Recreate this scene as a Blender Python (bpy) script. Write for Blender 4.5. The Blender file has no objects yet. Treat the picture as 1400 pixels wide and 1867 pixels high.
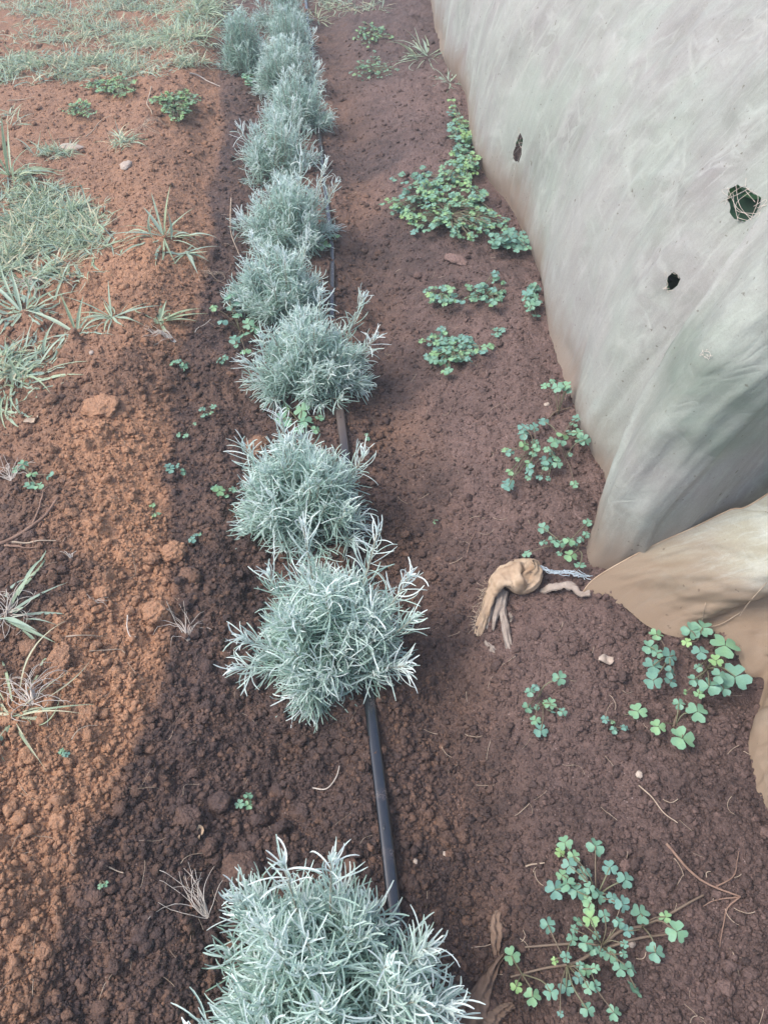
import bpy, math
import numpy as np

scene = bpy.context.scene
R = math.radians
rng = np.random.default_rng(11)

# ------------------------------------------------------------------ camera
H = 1.25                      # phone held at chest height
PITCH = R(47)                 # looking steeply down the row
CP, SP = math.cos(PITCH), math.sin(PITCH)
cam_d = bpy.data.cameras.new('camera')
cam = bpy.data.objects.new('camera', cam_d)
scene.collection.objects.link(cam)
cam.location = (0, 0, H)
cam.rotation_euler = (R(90) - PITCH, 0, 0)
cam_d.sensor_fit = 'HORIZONTAL'
cam_d.sensor_width = 36
cam_d.lens = 36
cam_d.clip_start = 0.02
cam_d.clip_end = 400
scene.camera = cam

# ------------------------------------------------------------------ light
world = bpy.data.worlds.new('World')
scene.world = world
world.use_nodes = True
wn = world.node_tree
bg = wn.nodes['Background']
sky = wn.nodes.new('ShaderNodeTexSky')
sky.sky_type = 'NISHITA'
sky.sun_disc = False
SUN_EL, SUN_AZ = R(55), R(-100)          # azimuth from +Y, negative = to the left
sky.sun_elevation = SUN_EL
sky.sun_rotation = SUN_AZ
sky.dust_density = 3.0
sky.air_density = 1.0
wn.links.new(sky.outputs[0], bg.inputs[0])
bg.inputs[1].default_value = 0.15
sl = bpy.data.lights.new('sun', 'SUN')
sl.energy = 1.15
sl.angle = R(28)
sl.color = (1, 0.95, 0.88)
sun = bpy.data.objects.new('sun', sl)
scene.collection.objects.link(sun)
sun.rotation_euler = (R(90) - SUN_EL, 0, math.pi - SUN_AZ)
scene.view_settings.view_transform = 'Standard'
scene.view_settings.look = 'None'
scene.view_settings.gamma = 1
scene.view_settings.exposure = 1.27
scene.cycles.max_bounces = 6
scene.cycles.transparent_max_bounces = 8

# ------------------------------------------------------------------ noise in numpy
def hsh(ix, iy, s):
    n = (ix.astype(np.int64) * 374761393 + iy.astype(np.int64) * 668265263 + s * 1274126177) & 0xFFFFFFFF
    n = ((n ^ (n >> 13)) * 1274126177) & 0xFFFFFFFF
    n = ((n ^ (n >> 15)) * 2246822519) & 0xFFFFFFFF
    return ((n ^ (n >> 16)) & 0xFFFFFF) / float(0xFFFFFF)

def vn(x, y, s=0):
    x = np.asarray(x, float); y = np.asarray(y, float)
    ix = np.floor(x); iy = np.floor(y)
    fx = x - ix; fy = y - iy
    fx = fx * fx * fx * (fx * (fx * 6 - 15) + 10); fy = fy * fy * fy * (fy * (fy * 6 - 15) + 10)
    a = hsh(ix, iy, s); b = hsh(ix + 1, iy, s); c = hsh(ix, iy + 1, s); d = hsh(ix + 1, iy + 1, s)
    return (a + (b - a) * fx) * (1 - fy) + (c + (d - c) * fx) * fy

def fbm(x, y, s=0, o=4):
    t = 0; a = 0.5; f = 1
    for k in range(o):
        t = t + a * (vn(x * f, y * f, s + k * 17) * 2 - 1)
        a *= 0.5; f *= 2.03
    return t

def blobs(x, y, cell, s, dens=0.7, rmin=0.35, rmax=0.62):
    """rounded lumps: half-ellipsoids on a jittered lattice"""
    gx = x / cell; gy = y / cell
    ix = np.floor(gx); iy = np.floor(gy)
    out = np.zeros_like(gx)
    for dx in (-1, 0, 1):
        for dy in (-1, 0, 1):
            cx = ix + dx; cy = iy + dy
            px = cx + hsh(cx, cy, s); py = cy + hsh(cx, cy, s + 1)
            r = rmin + (rmax - rmin) * hsh(cx, cy, s + 2) ** 2
            on = hsh(cx, cy, s + 3) < dens
            el = 0.75 + 0.5 * hsh(cx, cy, s + 4)
            d2 = (((gx - px) * el) ** 2 + ((gy - py) / el) ** 2) / (r * r)
            h = np.sqrt(np.clip(1 - d2, 0, 1)) * r * on
            out = np.maximum(out, h)
    return out * cell

def sst(a, b, x):
    t = np.clip((x - a) / (b - a), 0, 1)
    return t * t * (3 - 2 * t)

def tape_x(Y):
    return 0.041 - 0.0973 * Y + 0.006 * np.sin(Y * 3.1)

def hm(X, Y):
    """the broad lie of the land"""
    X = np.asarray(X, float); Y = np.asarray(Y, float)
    d = X - tape_x(Y)
    h = 0.045 * np.exp(-((d + 0.62 + 0.05 * np.sin(Y * 2.3)) / 0.15) ** 2)
    h = h + 0.03 * sst(-0.40, -0.55, d) - 0.03 * np.exp(-((d + 0.95) / 0.12) ** 2) * (Y < 1.6)
    h = h - 0.035 * np.exp(-((d - 0.13) / 0.10) ** 2) - 0.03 * np.exp(-((d + 0.20) / 0.10) ** 2)
    h = h + 0.055 * sst(0.18, 0.5, d) + 0.02 * np.exp(-(((X - 0.40) / 0.14) ** 2 + ((Y - 0.80) / 0.12) ** 2))
    h = h + 0.02 * fbm(X * 2.2, Y * 2.2, 5, 2)
    return h

def cloddy(X, Y):
    d = X - tape_x(Y)
    m = 0.42 + 0.58 * sst(0.18, 0.0, d)
    m = m * (0.55 + 0.45 * sst(2.6, 1.6, Y)) * np.where(d < -0.9, 0.8, 1.0)
    return m * (0.6 + 0.8 * vn(X * 3.1, Y * 3.1, 77))

def hf(X, Y, fine=True):
    X = np.asarray(X, float); Y = np.asarray(Y, float)
    h = hm(X, Y)
    wx = X + 0.014 * fbm(X * 40, Y * 40, 21, 3); wy = Y + 0.014 * fbm(X * 40, Y * 40, 22, 3)
    m = cloddy(X, Y)
    h = h + 0.014 * fbm(X * 9, Y * 9, 31, 3)
    rb = sst(0.1, 0.3, X - tape_x(Y))
    h = h + rb * (0.016 * fbm(X * 5 + Y * 2, Y * 6, 33, 4) + 0.006 * blobs(wx, wy, 0.06, 150, 0.25) / 0.03 * (vn(X * 4, Y * 4, 35) > .45))
    f1 = sst(3.2, 1.8, Y); f2 = sst(2.2, 1.2, Y)
    am = 0.3 + 1.1 * vn(X * 17, Y * 17, 88) ** 2
    h = h + m * am * (0.55 * blobs(wx, wy, 0.085, 100, 0.30) + 0.6 * blobs(wx, wy, 0.040, 200, 0.4) * (0.4 + 0.6 * f1)
                 + 0.5 * f1 * blobs(wx, wy, 0.019, 300, 0.5))
    h = h + (0.0035 + 0.004 * m) * (fbm(X * 45, Y * 45, 43, 3) + 0.6 * fbm(X * 19, Y * 19, 44, 3))
    if fine:
        h = h + (0.3 + 0.45 * m) * f2 * blobs(wx, wy, 0.010, 400, 0.6) + 0.0035 * fbm(X * 110, Y * 110, 41, 3)
    return h

# ------------------------------------------------------------------ from the photo to the ground
def ray(px, py):
    px = np.asarray(px, float); py = np.asarray(py, float)
    v = (py - 933.5) / 1400
    return (px - 700) / 1400, CP - v * SP, -(SP + v * CP)

def ground(px, py, up=0.0):
    r, f, d = ray(px, py)
    t = (H) / -d
    for _ in range(14):
        t = (H - up - hm(r * t, f * t)) / -d
    return np.stack([r * t, f * t, H + d * t], -1)

def on_x(px, py, X):
    r, f, d = ray(px, py)
    t = X / r
    return np.array([r * t, f * t, H + d * t])

def project(P):
    rel = P - np.array([0, 0, H])
    dep = -rel[..., 2] * SP + rel[..., 1] * CP
    v = (-rel[..., 2] * CP - rel[..., 1] * SP) / dep
    return 700 + 1400 * rel[..., 0] / dep, 933.5 + 1400 * v, dep

def msize(px, P):
    return px * project(np.asarray(P))[2] / 1400

def snap(P):
    P = np.array(P, float)
    P[..., 2] = hf(P[..., 0], P[..., 1])
    return P

# ------------------------------------------------------------------ soil moisture read off the photo
CTRL = np.array([
 (30,1500,.95),(100,1400,1),(200,1300,1),(250,1150,.95),(200,1000,1),(250,850,1),(200,780,.95),(60,1700,.75),(30,1800,.7),(150,1460,.9),
 (290,950,1),(290,1080,.9),(170,1180,.9),(90,1300,.9),(200,1520,.12),(340,1300,.05),(360,1100,.08),(355,950,.1),(345,800,.1),(120,1700,.08),(100,1850,.1),
 (300,1600,0),(345,700,.12),(400,600,.05),(420,450,.05),(430,250,.05),(410,180,.1),(40,930,.2),(50,1100,.15),(100,1050,.25),(50,1200,.3),
 (30,1000,.15),(120,730,.35),(250,660,.35),(100,640,.5),(60,780,.5),(250,480,.8),(180,560,.7),(230,620,.65),(300,520,.6),(280,340,.6),
 (150,300,.55),(100,240,.6),(300,240,.55),(380,200,.6),(375,300,.5),(200,30,.6),(50,150,.6),(560,1450,0),(560,1350,0),(400,1500,0),
 (640,1400,0),(760,1350,.08),(740,1600,0),(850,1500,.1),(900,1700,.1),(1000,1500,.15),(1100,1400,.25),(1200,1500,.2),(1300,1600,.2),
 (1050,1150,.35),(1150,1250,.3),(960,1120,.35),(800,1150,.08),(760,900,.08),(700,700,.05),(900,900,.4),(880,780,.45),(950,680,.4),
 (800,730,.35),(720,450,.08),(900,480,.25),(650,300,.05),(700,220,.25),(760,330,.4),(720,60,.15),(780,180,.4),(950,950,.4),(830,1000,.12),
 (1300,1780,.25),(1050,1000,.15),(940,590,.4),(560,760,.05),(450,1050,.03),(480,1300,.02)])
EDGE = np.array([(415, -20), (395, 120), (405, 200), (400, 280), (378, 350), (388, 440), (366, 520), (362, 580), (325, 640), (312, 750), (300, 860), (305, 950), (312, 1040),
                 (322, 1110), (296, 1200), (276, 1300), (240, 1380), (212, 1450), (165, 1520), (134, 1600), (112, 1700), (84, 1800), (62, 1890)], float)
_eg = ground(EDGE[:, 0], EDGE[:, 1])[::-1]
_left = CTRL[:, 0] < np.interp(CTRL[:, 1], EDGE[:, 1], EDGE[:, 0])
def _q(g): return np.stack([g[:, 0] / (g[:, 1] + 1.1), np.log(g[:, 1] + 1.1)], -1)
_cq = _q(ground(CTRL[:, 0], CTRL[:, 1]))

def dryness(X, Y):
    X = np.ravel(X); Y = np.ravel(Y)
    out = np.empty(len(X))
    for i in range(0, len(X), 50000):
        x0 = X[i:i + 50000]; y0 = Y[i:i + 50000]; yc = np.maximum(y0, 0)
        x = x0 + 0.06 * fbm(x0 * 7, yc * 7, 61, 5); y = yc + 0.06 * fbm(x0 * 7, yc * 7, 62, 5)
        q = np.stack([x / (y + 1.1), np.log(y + 1.1)], -1)
        r = []
        for m in (_left, ~_left):
            d2 = ((q[:, None, :] - _cq[m][None]) ** 2).sum(-1) + 2e-5
            w = d2 ** -2.0
            r.append((w * CTRL[m, 2]).sum(1) / w.sum(1))
        e = np.interp(y0, _eg[:, 1], _eg[:, 0]) + 0.022 * fbm(x0 * 14, y0 * 14, 63, 5)
        k = sst(0.022, -0.022, x0 - e)
        out[i:i + 50000] = r[0] * k + r[1] * (1 - k)
    return np.clip(out, 0, 1)

# ------------------------------------------------------------------ mesh helpers
def link(o):
    scene.collection.objects.link(o)
    return o

def mesh_obj(name, V, F, mat, parent=None, attrs=None, smooth=True, origin=None, **props):
    """V (n,3); F list of arrays of quads / triangles"""
    if not isinstance(F, (list, tuple)):
        F = [F]
    V = np.asarray(V, np.float32)
    if origin is not None:
        V = V - np.asarray(origin, np.float32)
    F = [np.asarray(f, np.int32) for f in F if len(f)]
    me = bpy.data.meshes.new(name)
    me.vertices.add(len(V)); me.vertices.foreach_set('co', V.ravel())
    nl = sum(f.size for f in F); npoly = sum(len(f) for f in F)
    me.loops.add(nl); me.polygons.add(npoly)
    me.loops.foreach_set('vertex_index', np.concatenate([f.ravel() for f in F]))
    tot = np.concatenate([np.full(len(f), f.shape[1], np.int32) for f in F])
    st = np.concatenate([[0], np.cumsum(tot)[:-1]]).astype(np.int32)
    me.polygons.foreach_set('loop_start', st)
    me.polygons.foreach_set('loop_total', tot)
    if smooth:
        me.polygons.foreach_set('use_smooth', np.ones(npoly, bool))
    me.update(calc_edges=True)
    for k, a in (attrs or {}).items():
        at = me.attributes.new(k, 'FLOAT', 'POINT')
        at.data.foreach_set('value', np.asarray(a, np.float32).ravel())
    me.materials.append(mat)
    o = link(bpy.data.objects.new(name, me))
    if origin is not None and parent is None:
        o.location = tuple(float(c) for c in origin)
    if parent is not None:
        o.parent = parent
    for k, v in props.items():
        o[k] = v
    return o

def empty(name, loc, label, category, group=None):
    o = link(bpy.data.objects.new(name, None))
    o.empty_display_size = 0.05
    o.location = tuple(float(c) for c in loc)
    o['label'] = label; o['category'] = category
    if group: o['group'] = group
    return o

def nrm(v):
    return v / np.maximum(np.linalg.norm(v, axis=-1, keepdims=True), 1e-9)

class Bag:
    """gathers pieces of one mesh"""
    def __init__(s): s.V = []; s.Q = []; s.T = []; s.A = []; s.n = 0
    def add(s, V, Q=None, T=None, a=None):
        V = np.asarray(V).reshape(-1, 3)
        s.V.append(V)
        if Q is not None and len(Q): s.Q.append(np.asarray(Q).reshape(-1, 4) + s.n)
        if T is not None and len(T): s.T.append(np.asarray(T).reshape(-1, 3) + s.n)
        s.A.append(np.zeros(len(V)) if a is None else np.broadcast_to(np.asarray(a, float).ravel(), (len(V),)) if np.size(a) in (1, len(V)) else None)
        s.n += len(V)
    def build(s, name, mat, parent=None, origin=None, attr='tone', **kw):
        F = []
        if s.Q: F.append(np.concatenate(s.Q))
        if s.T: F.append(np.concatenate(s.T))
        return mesh_obj(name, np.concatenate(s.V), F, mat, parent, {attr: np.concatenate(s.A)}, origin=origin, **kw)

def ribbons(base, d, L, W, curl, M=5, fold=0.25, tone=None, prof='leaf', arc=None):
    """N narrow blades as folded strips; returns V, Q, tone per vertex"""
    N = len(base)
    L = np.broadcast_to(L, (N,)); W = np.broadcast_to(W, (N,))
    t = np.linspace(0, 1, M + 1)
    c = base[:, None] + L[:, None, None] * (d[:, None] * t[None, :, None] + curl[:, None] * (t ** 2)[None, :, None])
    tan = nrm(d[:, None] + 2 * curl[:, None] * t[None, :, None])
    if arc is not None:            # bend each blade along a circle through the angle arc, towards curl
        n_ = nrm(curl - d * (curl * d).sum(-1, keepdims=True)); th = arc[:, None] * t[None]; A_ = arc[:, None]
        c = base[:, None] + L[:, None, None] * ((np.sin(th) / A_)[..., None] * d[:, None] + ((1 - np.cos(th)) / A_)[..., None] * n_[:, None])
        tan = np.cos(th)[..., None] * d[:, None] + np.sin(th)[..., None] * n_[:, None]
    ref = np.tile(np.array([0, 0, 1.0]), (N, 1)) + 0.35 * nrm(rng.normal(size=(N, 3)))
    side = nrm(np.cross(tan, ref[:, None]))
    up = np.cross(side, tan)
    if prof == 'leaf':
        w = np.clip(np.minimum(0.7 + 1.2 * t, (1 - t) * 4 + 0.5), 0, 1)
    else:
        w = np.clip(np.minimum(0.5 + 1.5 * t, (1 - t) * 1.6 + 0.03), 0, 1)
    hw = (W[:, None] * w[None] / 2)[..., None]
    a = c - side * hw + up * hw * fold; b = c + side * hw + up * hw * fold
    m = c - up * hw * fold
    V = np.stack([a, m, b], 2)                       # N, M+1, 3, 3
    idx = np.arange(N * (M + 1) * 3).reshape(N, M + 1, 3)
    Q = np.concatenate([np.stack([idx[:, :-1, k], idx[:, :-1, k + 1], idx[:, 1:, k + 1], idx[:, 1:, k]], -1).reshape(-1, 4) for k in (0, 1)])
    tn = np.zeros(N) if tone is None else np.broadcast_to(tone, (N,))
    return V.reshape(-1, 3), Q, np.repeat(tn, (M + 1) * 3)

def tube(pts, r, n=6, flat=1.0, sq=1.0):
    pts = np.asarray(pts, float); m = len(pts)
    r = np.broadcast_to(r, (m,))
    tan = nrm(np.gradient(pts, axis=0))
    ref = np.array([0, 0, 1.0]) if abs(tan[:, 2]).mean() < 0.85 else np.array([1.0, 0, 0])
    side = nrm(np.cross(tan, ref)); up = np.cross(side, tan)
    a = np.linspace(0, 2 * np.pi, n, endpoint=False)
    V = pts[:, None] + r[:, None, None] * (np.cos(a)[None, :, None] * side[:, None] + flat * (np.sign(np.sin(a)) * np.abs(np.sin(a)) ** sq)[None, :, None] * up[:, None])
    idx = np.arange(m * n).reshape(m, n)
    Q = np.stack([idx[:-1], np.roll(idx, -1, 1)[:-1], np.roll(idx, -1, 1)[1:], idx[1:]], -1).reshape(-1, 4)
    return V.reshape(-1, 3), Q

def spline(P, n):
    """Catmull-Rom through P, n samples even in length"""
    P = np.asarray(P, float)
    E = np.vstack([2 * P[0] - P[1], P, 2 * P[-1] - P[-2]])
    out = []
    for i in range(1, len(E) - 2):
        t = np.linspace(0, 1, 24, endpoint=False)[:, None]
        p0, p1, p2, p3 = E[i - 1], E[i], E[i + 1], E[i + 2]
        out.append(0.5 * (2 * p1 + (p2 - p0) * t + (2 * p0 - 5 * p1 + 4 * p2 - p3) * t ** 2 + (3 * p1 - p0 - 3 * p2 + p3) * t ** 3))
    C = np.vstack(out + [P[-1:]])
    s = np.concatenate([[0], np.cumsum(np.linalg.norm(np.diff(C, axis=0), axis=1))])
    if np.ndim(n) == 0:
        q = np.linspace(0, s[-1], n)
    else:
        q = np.asarray(n) * s[-1]
    return np.stack([np.interp(q, s, C[:, k]) for k in range(P.shape[1])], -1)

def _ico(sub):
    import bmesh
    bm = bmesh.new(); bmesh.ops.create_icosphere(bm, subdivisions=sub, radius=1)
    V = np.array([v.co[:] for v in bm.verts]); T = np.array([[v.index for v in f.verts] for f in bm.faces])
    bm.free()
    return V, T
ICO = {k: _ico(k) for k in (1, 2, 4, 5)}

# ------------------------------------------------------------------ materials
def mat(name):
    m = bpy.data.materials.new(name); m.use_nodes = True
    nt = m.node_tree
    return m, nt, nt.nodes['Principled BSDF'], nt.nodes['Material Output']

def nd(nt, t, **kw):
    n = nt.nodes.new(t)
    for k, v in kw.items(): setattr(n, k, v)
    return n

def mixc(nt, fac, a, b, mode='MIX'):
    n = nd(nt, 'ShaderNodeMix', data_type='RGBA', blend_type=mode)
    for s, v in ((n.inputs[0], fac), (n.inputs[6], a), (n.inputs[7], b)):
        if hasattr(v, 'links') or hasattr(v, 'is_output'): nt.links.new(v, s)
        else: s.default_value = v if isinstance(v, float) else (*v, 1)
    return n.outputs[2]

def mapr(nt, v, a, b, c=0.0, d=1.0, smooth=False):
    n = nd(nt, 'ShaderNodeMapRange')
    if smooth: n.interpolation_type = 'SMOOTHSTEP'
    nt.links.new(v, n.inputs[0])
    for i, x in enumerate((a, b, c, d)): n.inputs[i + 1].default_value = x
    return n.outputs[0]

def mth(nt, op, a, b=0.0):
    n = nd(nt, 'ShaderNodeMath', operation=op)
    for i, v in enumerate((a, b)):
        if hasattr(v, 'is_output'): nt.links.new(v, n.inputs[i])
        else: n.inputs[i].default_value = v
    return n.outputs[0]

def noise(nt, vec, scale, detail=4, rough=0.55, dist=0.0):
    n = nd(nt, 'ShaderNodeTexNoise')
    n.inputs['Scale'].default_value = scale; n.inputs['Detail'].default_value = detail
    n.inputs['Roughness'].default_value = rough; n.inputs['Distortion'].default_value = dist
    if vec is not None: nt.links.new(vec, n.inputs['Vector'])
    return n.outputs['Fac']

def attr(nt, name):
    return nd(nt, 'ShaderNodeAttribute', attribute_name=name).outputs['Fac']

def geo_pos(nt):
    return nd(nt, 'ShaderNodeNewGeometry').outputs['Position']

def soil_material(name, fleck=True):
    m, nt, bs, out = mat(name)
    pos = geo_pos(nt)
    dry = attr(nt, 'dry'); side = attr(nt, 'side')
    n1 = noise(nt, pos, 22, 6, 0.65); n2 = noise(nt, pos, 160, 5, 0.7); n3 = noise(nt, pos, 5, 3)
    dryn = mth(nt, 'ADD', dry, mapr(nt, n1, 0.3, 0.7, -0.12, 0.12))
    moist = mixc(nt, mapr(nt, n3, .35, .65), (0.044, 0.027, 0.023), (0.074, 0.047, 0.041))
    drya = mixc(nt, mapr(nt, n2, .3, .7), (0.31, 0.152, 0.080), (0.47, 0.262, 0.148))
    dryb = mixc(nt, mapr(nt, n2, .3, .7), (0.165, 0.100, 0.083), (0.30, 0.195, 0.165))
    moist = mixc(nt, mth(nt, 'MULTIPLY', side, mapr(nt, noise(nt, pos, 11, 5, .6), .52, .42, 0.0, .5)), moist, (0.028, 0.017, 0.015))
    drc = mixc(nt, side, drya, dryb)
    col = mixc(nt, mapr(nt, dryn, 0.0, 1.0), moist, drc)
    col = mixc(nt, mth(nt, 'MULTIPLY', mapr(nt, n2, .4, .75, 0.0, 0.5), mth(nt, 'ADD', dry, 0.35)), col, mixc(nt, 0.5, col, (0.24, 0.165, 0.14)))
    if fleck:
        vo = nd(nt, 'ShaderNodeTexVoronoi'); vo.inputs['Scale'].default_value = 260
        nt.links.new(pos, vo.inputs['Vector'])
        sp = nd(nt, 'ShaderNodeSeparateColor'); nt.links.new(vo.outputs['Color'], sp.inputs[0])
        a = mapr(nt, vo.outputs['Distance'], 0.22, 0.34, 1.0, 0.0)
        b = mth(nt, 'MULTIPLY', mapr(nt, sp.outputs[0], 0.86, 0.93), mapr(nt, n1, .42, .62))
        col = mixc(nt, mth(nt, 'MULTIPLY', mth(nt, 'MULTIPLY', a, b), 0.6), col, (0.42, 0.33, 0.30))
    nt.links.new(col, bs.inputs['Base Color'])
    nt.links.new(mapr(nt, dry, 0, 1, 0.72, 0.95), bs.inputs['Roughness'])
    bs.inputs['Specular IOR Level'].default_value = 0.35
    b1 = nd(nt, 'ShaderNodeBump'); b1.inputs['Strength'].default_value = 0.75; b1.inputs['Distance'].default_value = 0.004
    hh = mth(nt, 'ADD', noise(nt, pos, 75, 8, 0.78), mth(nt, 'MULTIPLY', noise(nt, pos, 420, 4, 0.7), 0.5))
    for sc, am in ((120, .6), (240, .5)):
        vr = nd(nt, 'ShaderNodeTexVoronoi'); vr.inputs['Scale'].default_value = sc
        wv = nd(nt, 'ShaderNodeVectorMath', operation='ADD'); nx = nd(nt, 'ShaderNodeTexNoise'); nx.inputs['Scale'].default_value = 90
        vs = nd(nt, 'ShaderNodeVectorMath', operation='SCALE'); vs.inputs[3].default_value = 0.004
        nt.links.new(pos, nx.inputs['Vector']); nt.links.new(nx.outputs['Color'], vs.inputs[0])
        nt.links.new(pos, wv.inputs[0]); nt.links.new(vs.outputs[0], wv.inputs[1]); nt.links.new(wv.outputs[0], vr.inputs['Vector'])
        hh = mth(nt, 'ADD', hh, mapr(nt, vr.outputs['Distance'], 0.0, 0.75, am, 0.0, True))
    nt.links.new(hh, b1.inputs['Height'])
    b0 = nd(nt, 'ShaderNodeBump'); b0.inputs['Strength'].default_value = 0.8; b0.inputs['Distance'].default_value = 0.012
    vz = nd(nt, 'ShaderNodeTexVoronoi', feature='SMOOTH_F1'); vz.inputs['Scale'].default_value = 38
    nt.links.new(pos, vz.inputs['Vector'])
    nt.links.new(mth(nt, 'ADD', noise(nt, pos, 26, 6, 0.72), mapr(nt, vz.outputs['Distance'], 0.0, .8, .5, 0.0)), b0.inputs['Height'])
    nt.links.new(b0.outputs[0], b1.inputs['Normal'])
    nt.links.new(b1.outputs[0], bs.inputs['Normal'])
    return m

def leaf_material(name, c0, c1, c2, rough=0.6, transl=0.25, nscale=300, sheen=0.0, spec=0.4):
    """tone 0..0.5..1 runs c0 > c1 > c2"""
    m, nt, bs, out = mat(name)
    t = attr(nt, 'tone')
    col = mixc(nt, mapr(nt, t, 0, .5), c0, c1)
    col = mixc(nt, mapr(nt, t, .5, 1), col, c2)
    n = noise(nt, geo_pos(nt), nscale, 5, 0.7)
    col = mixc(nt, mapr(nt, n, .3, .7, 0.0, 0.35), col, mixc(nt, 0.5, col, (0.02, 0.04, 0.02)))
    nt.links.new(col, bs.inputs['Base Color'])
    bs.inputs['Roughness'].default_value = rough
    bs.inputs['Specular IOR Level'].default_value = spec
    if sheen:
        bs.inputs['Sheen Weight'].default_value = sheen
        bs.inputs['Sheen Roughness'].default_value = 0.4
    tr = nd(nt, 'ShaderNodeBsdfTranslucent'); nt.links.new(col, tr.inputs[0])
    mx = nd(nt, 'ShaderNodeMixShader'); mx.inputs[0].default_value = transl
    nt.links.new(bs.outputs[0], mx.inputs[1]); nt.links.new(tr.outputs[0], mx.inputs[2])
    nt.links.new(mx.outputs[0], out.inputs[0])
    return m

def plain(name, c0, c1, rough=0.8, scale=60, bump=0.3, spec=0.3):
    m, nt, bs, out = mat(name)
    pos = geo_pos(nt)
    n = noise(nt, pos, scale, 5, 0.6)
    nt.links.new(mixc(nt, mapr(nt, n, .3, .7), c0, c1), bs.inputs['Base Color'])
    bs.inputs['Roughness'].default_value = rough
    bs.inputs['Specular IOR Level'].default_value = spec
    b = nd(nt, 'ShaderNodeBump'); b.inputs['Strength'].default_value = bump; b.inputs['Distance'].default_value = 0.002
    nt.links.new(noise(nt, pos, scale * 4, 4), b.inputs['Height']); nt.links.new(b.outputs[0], bs.inputs['Normal'])
    return m

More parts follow.
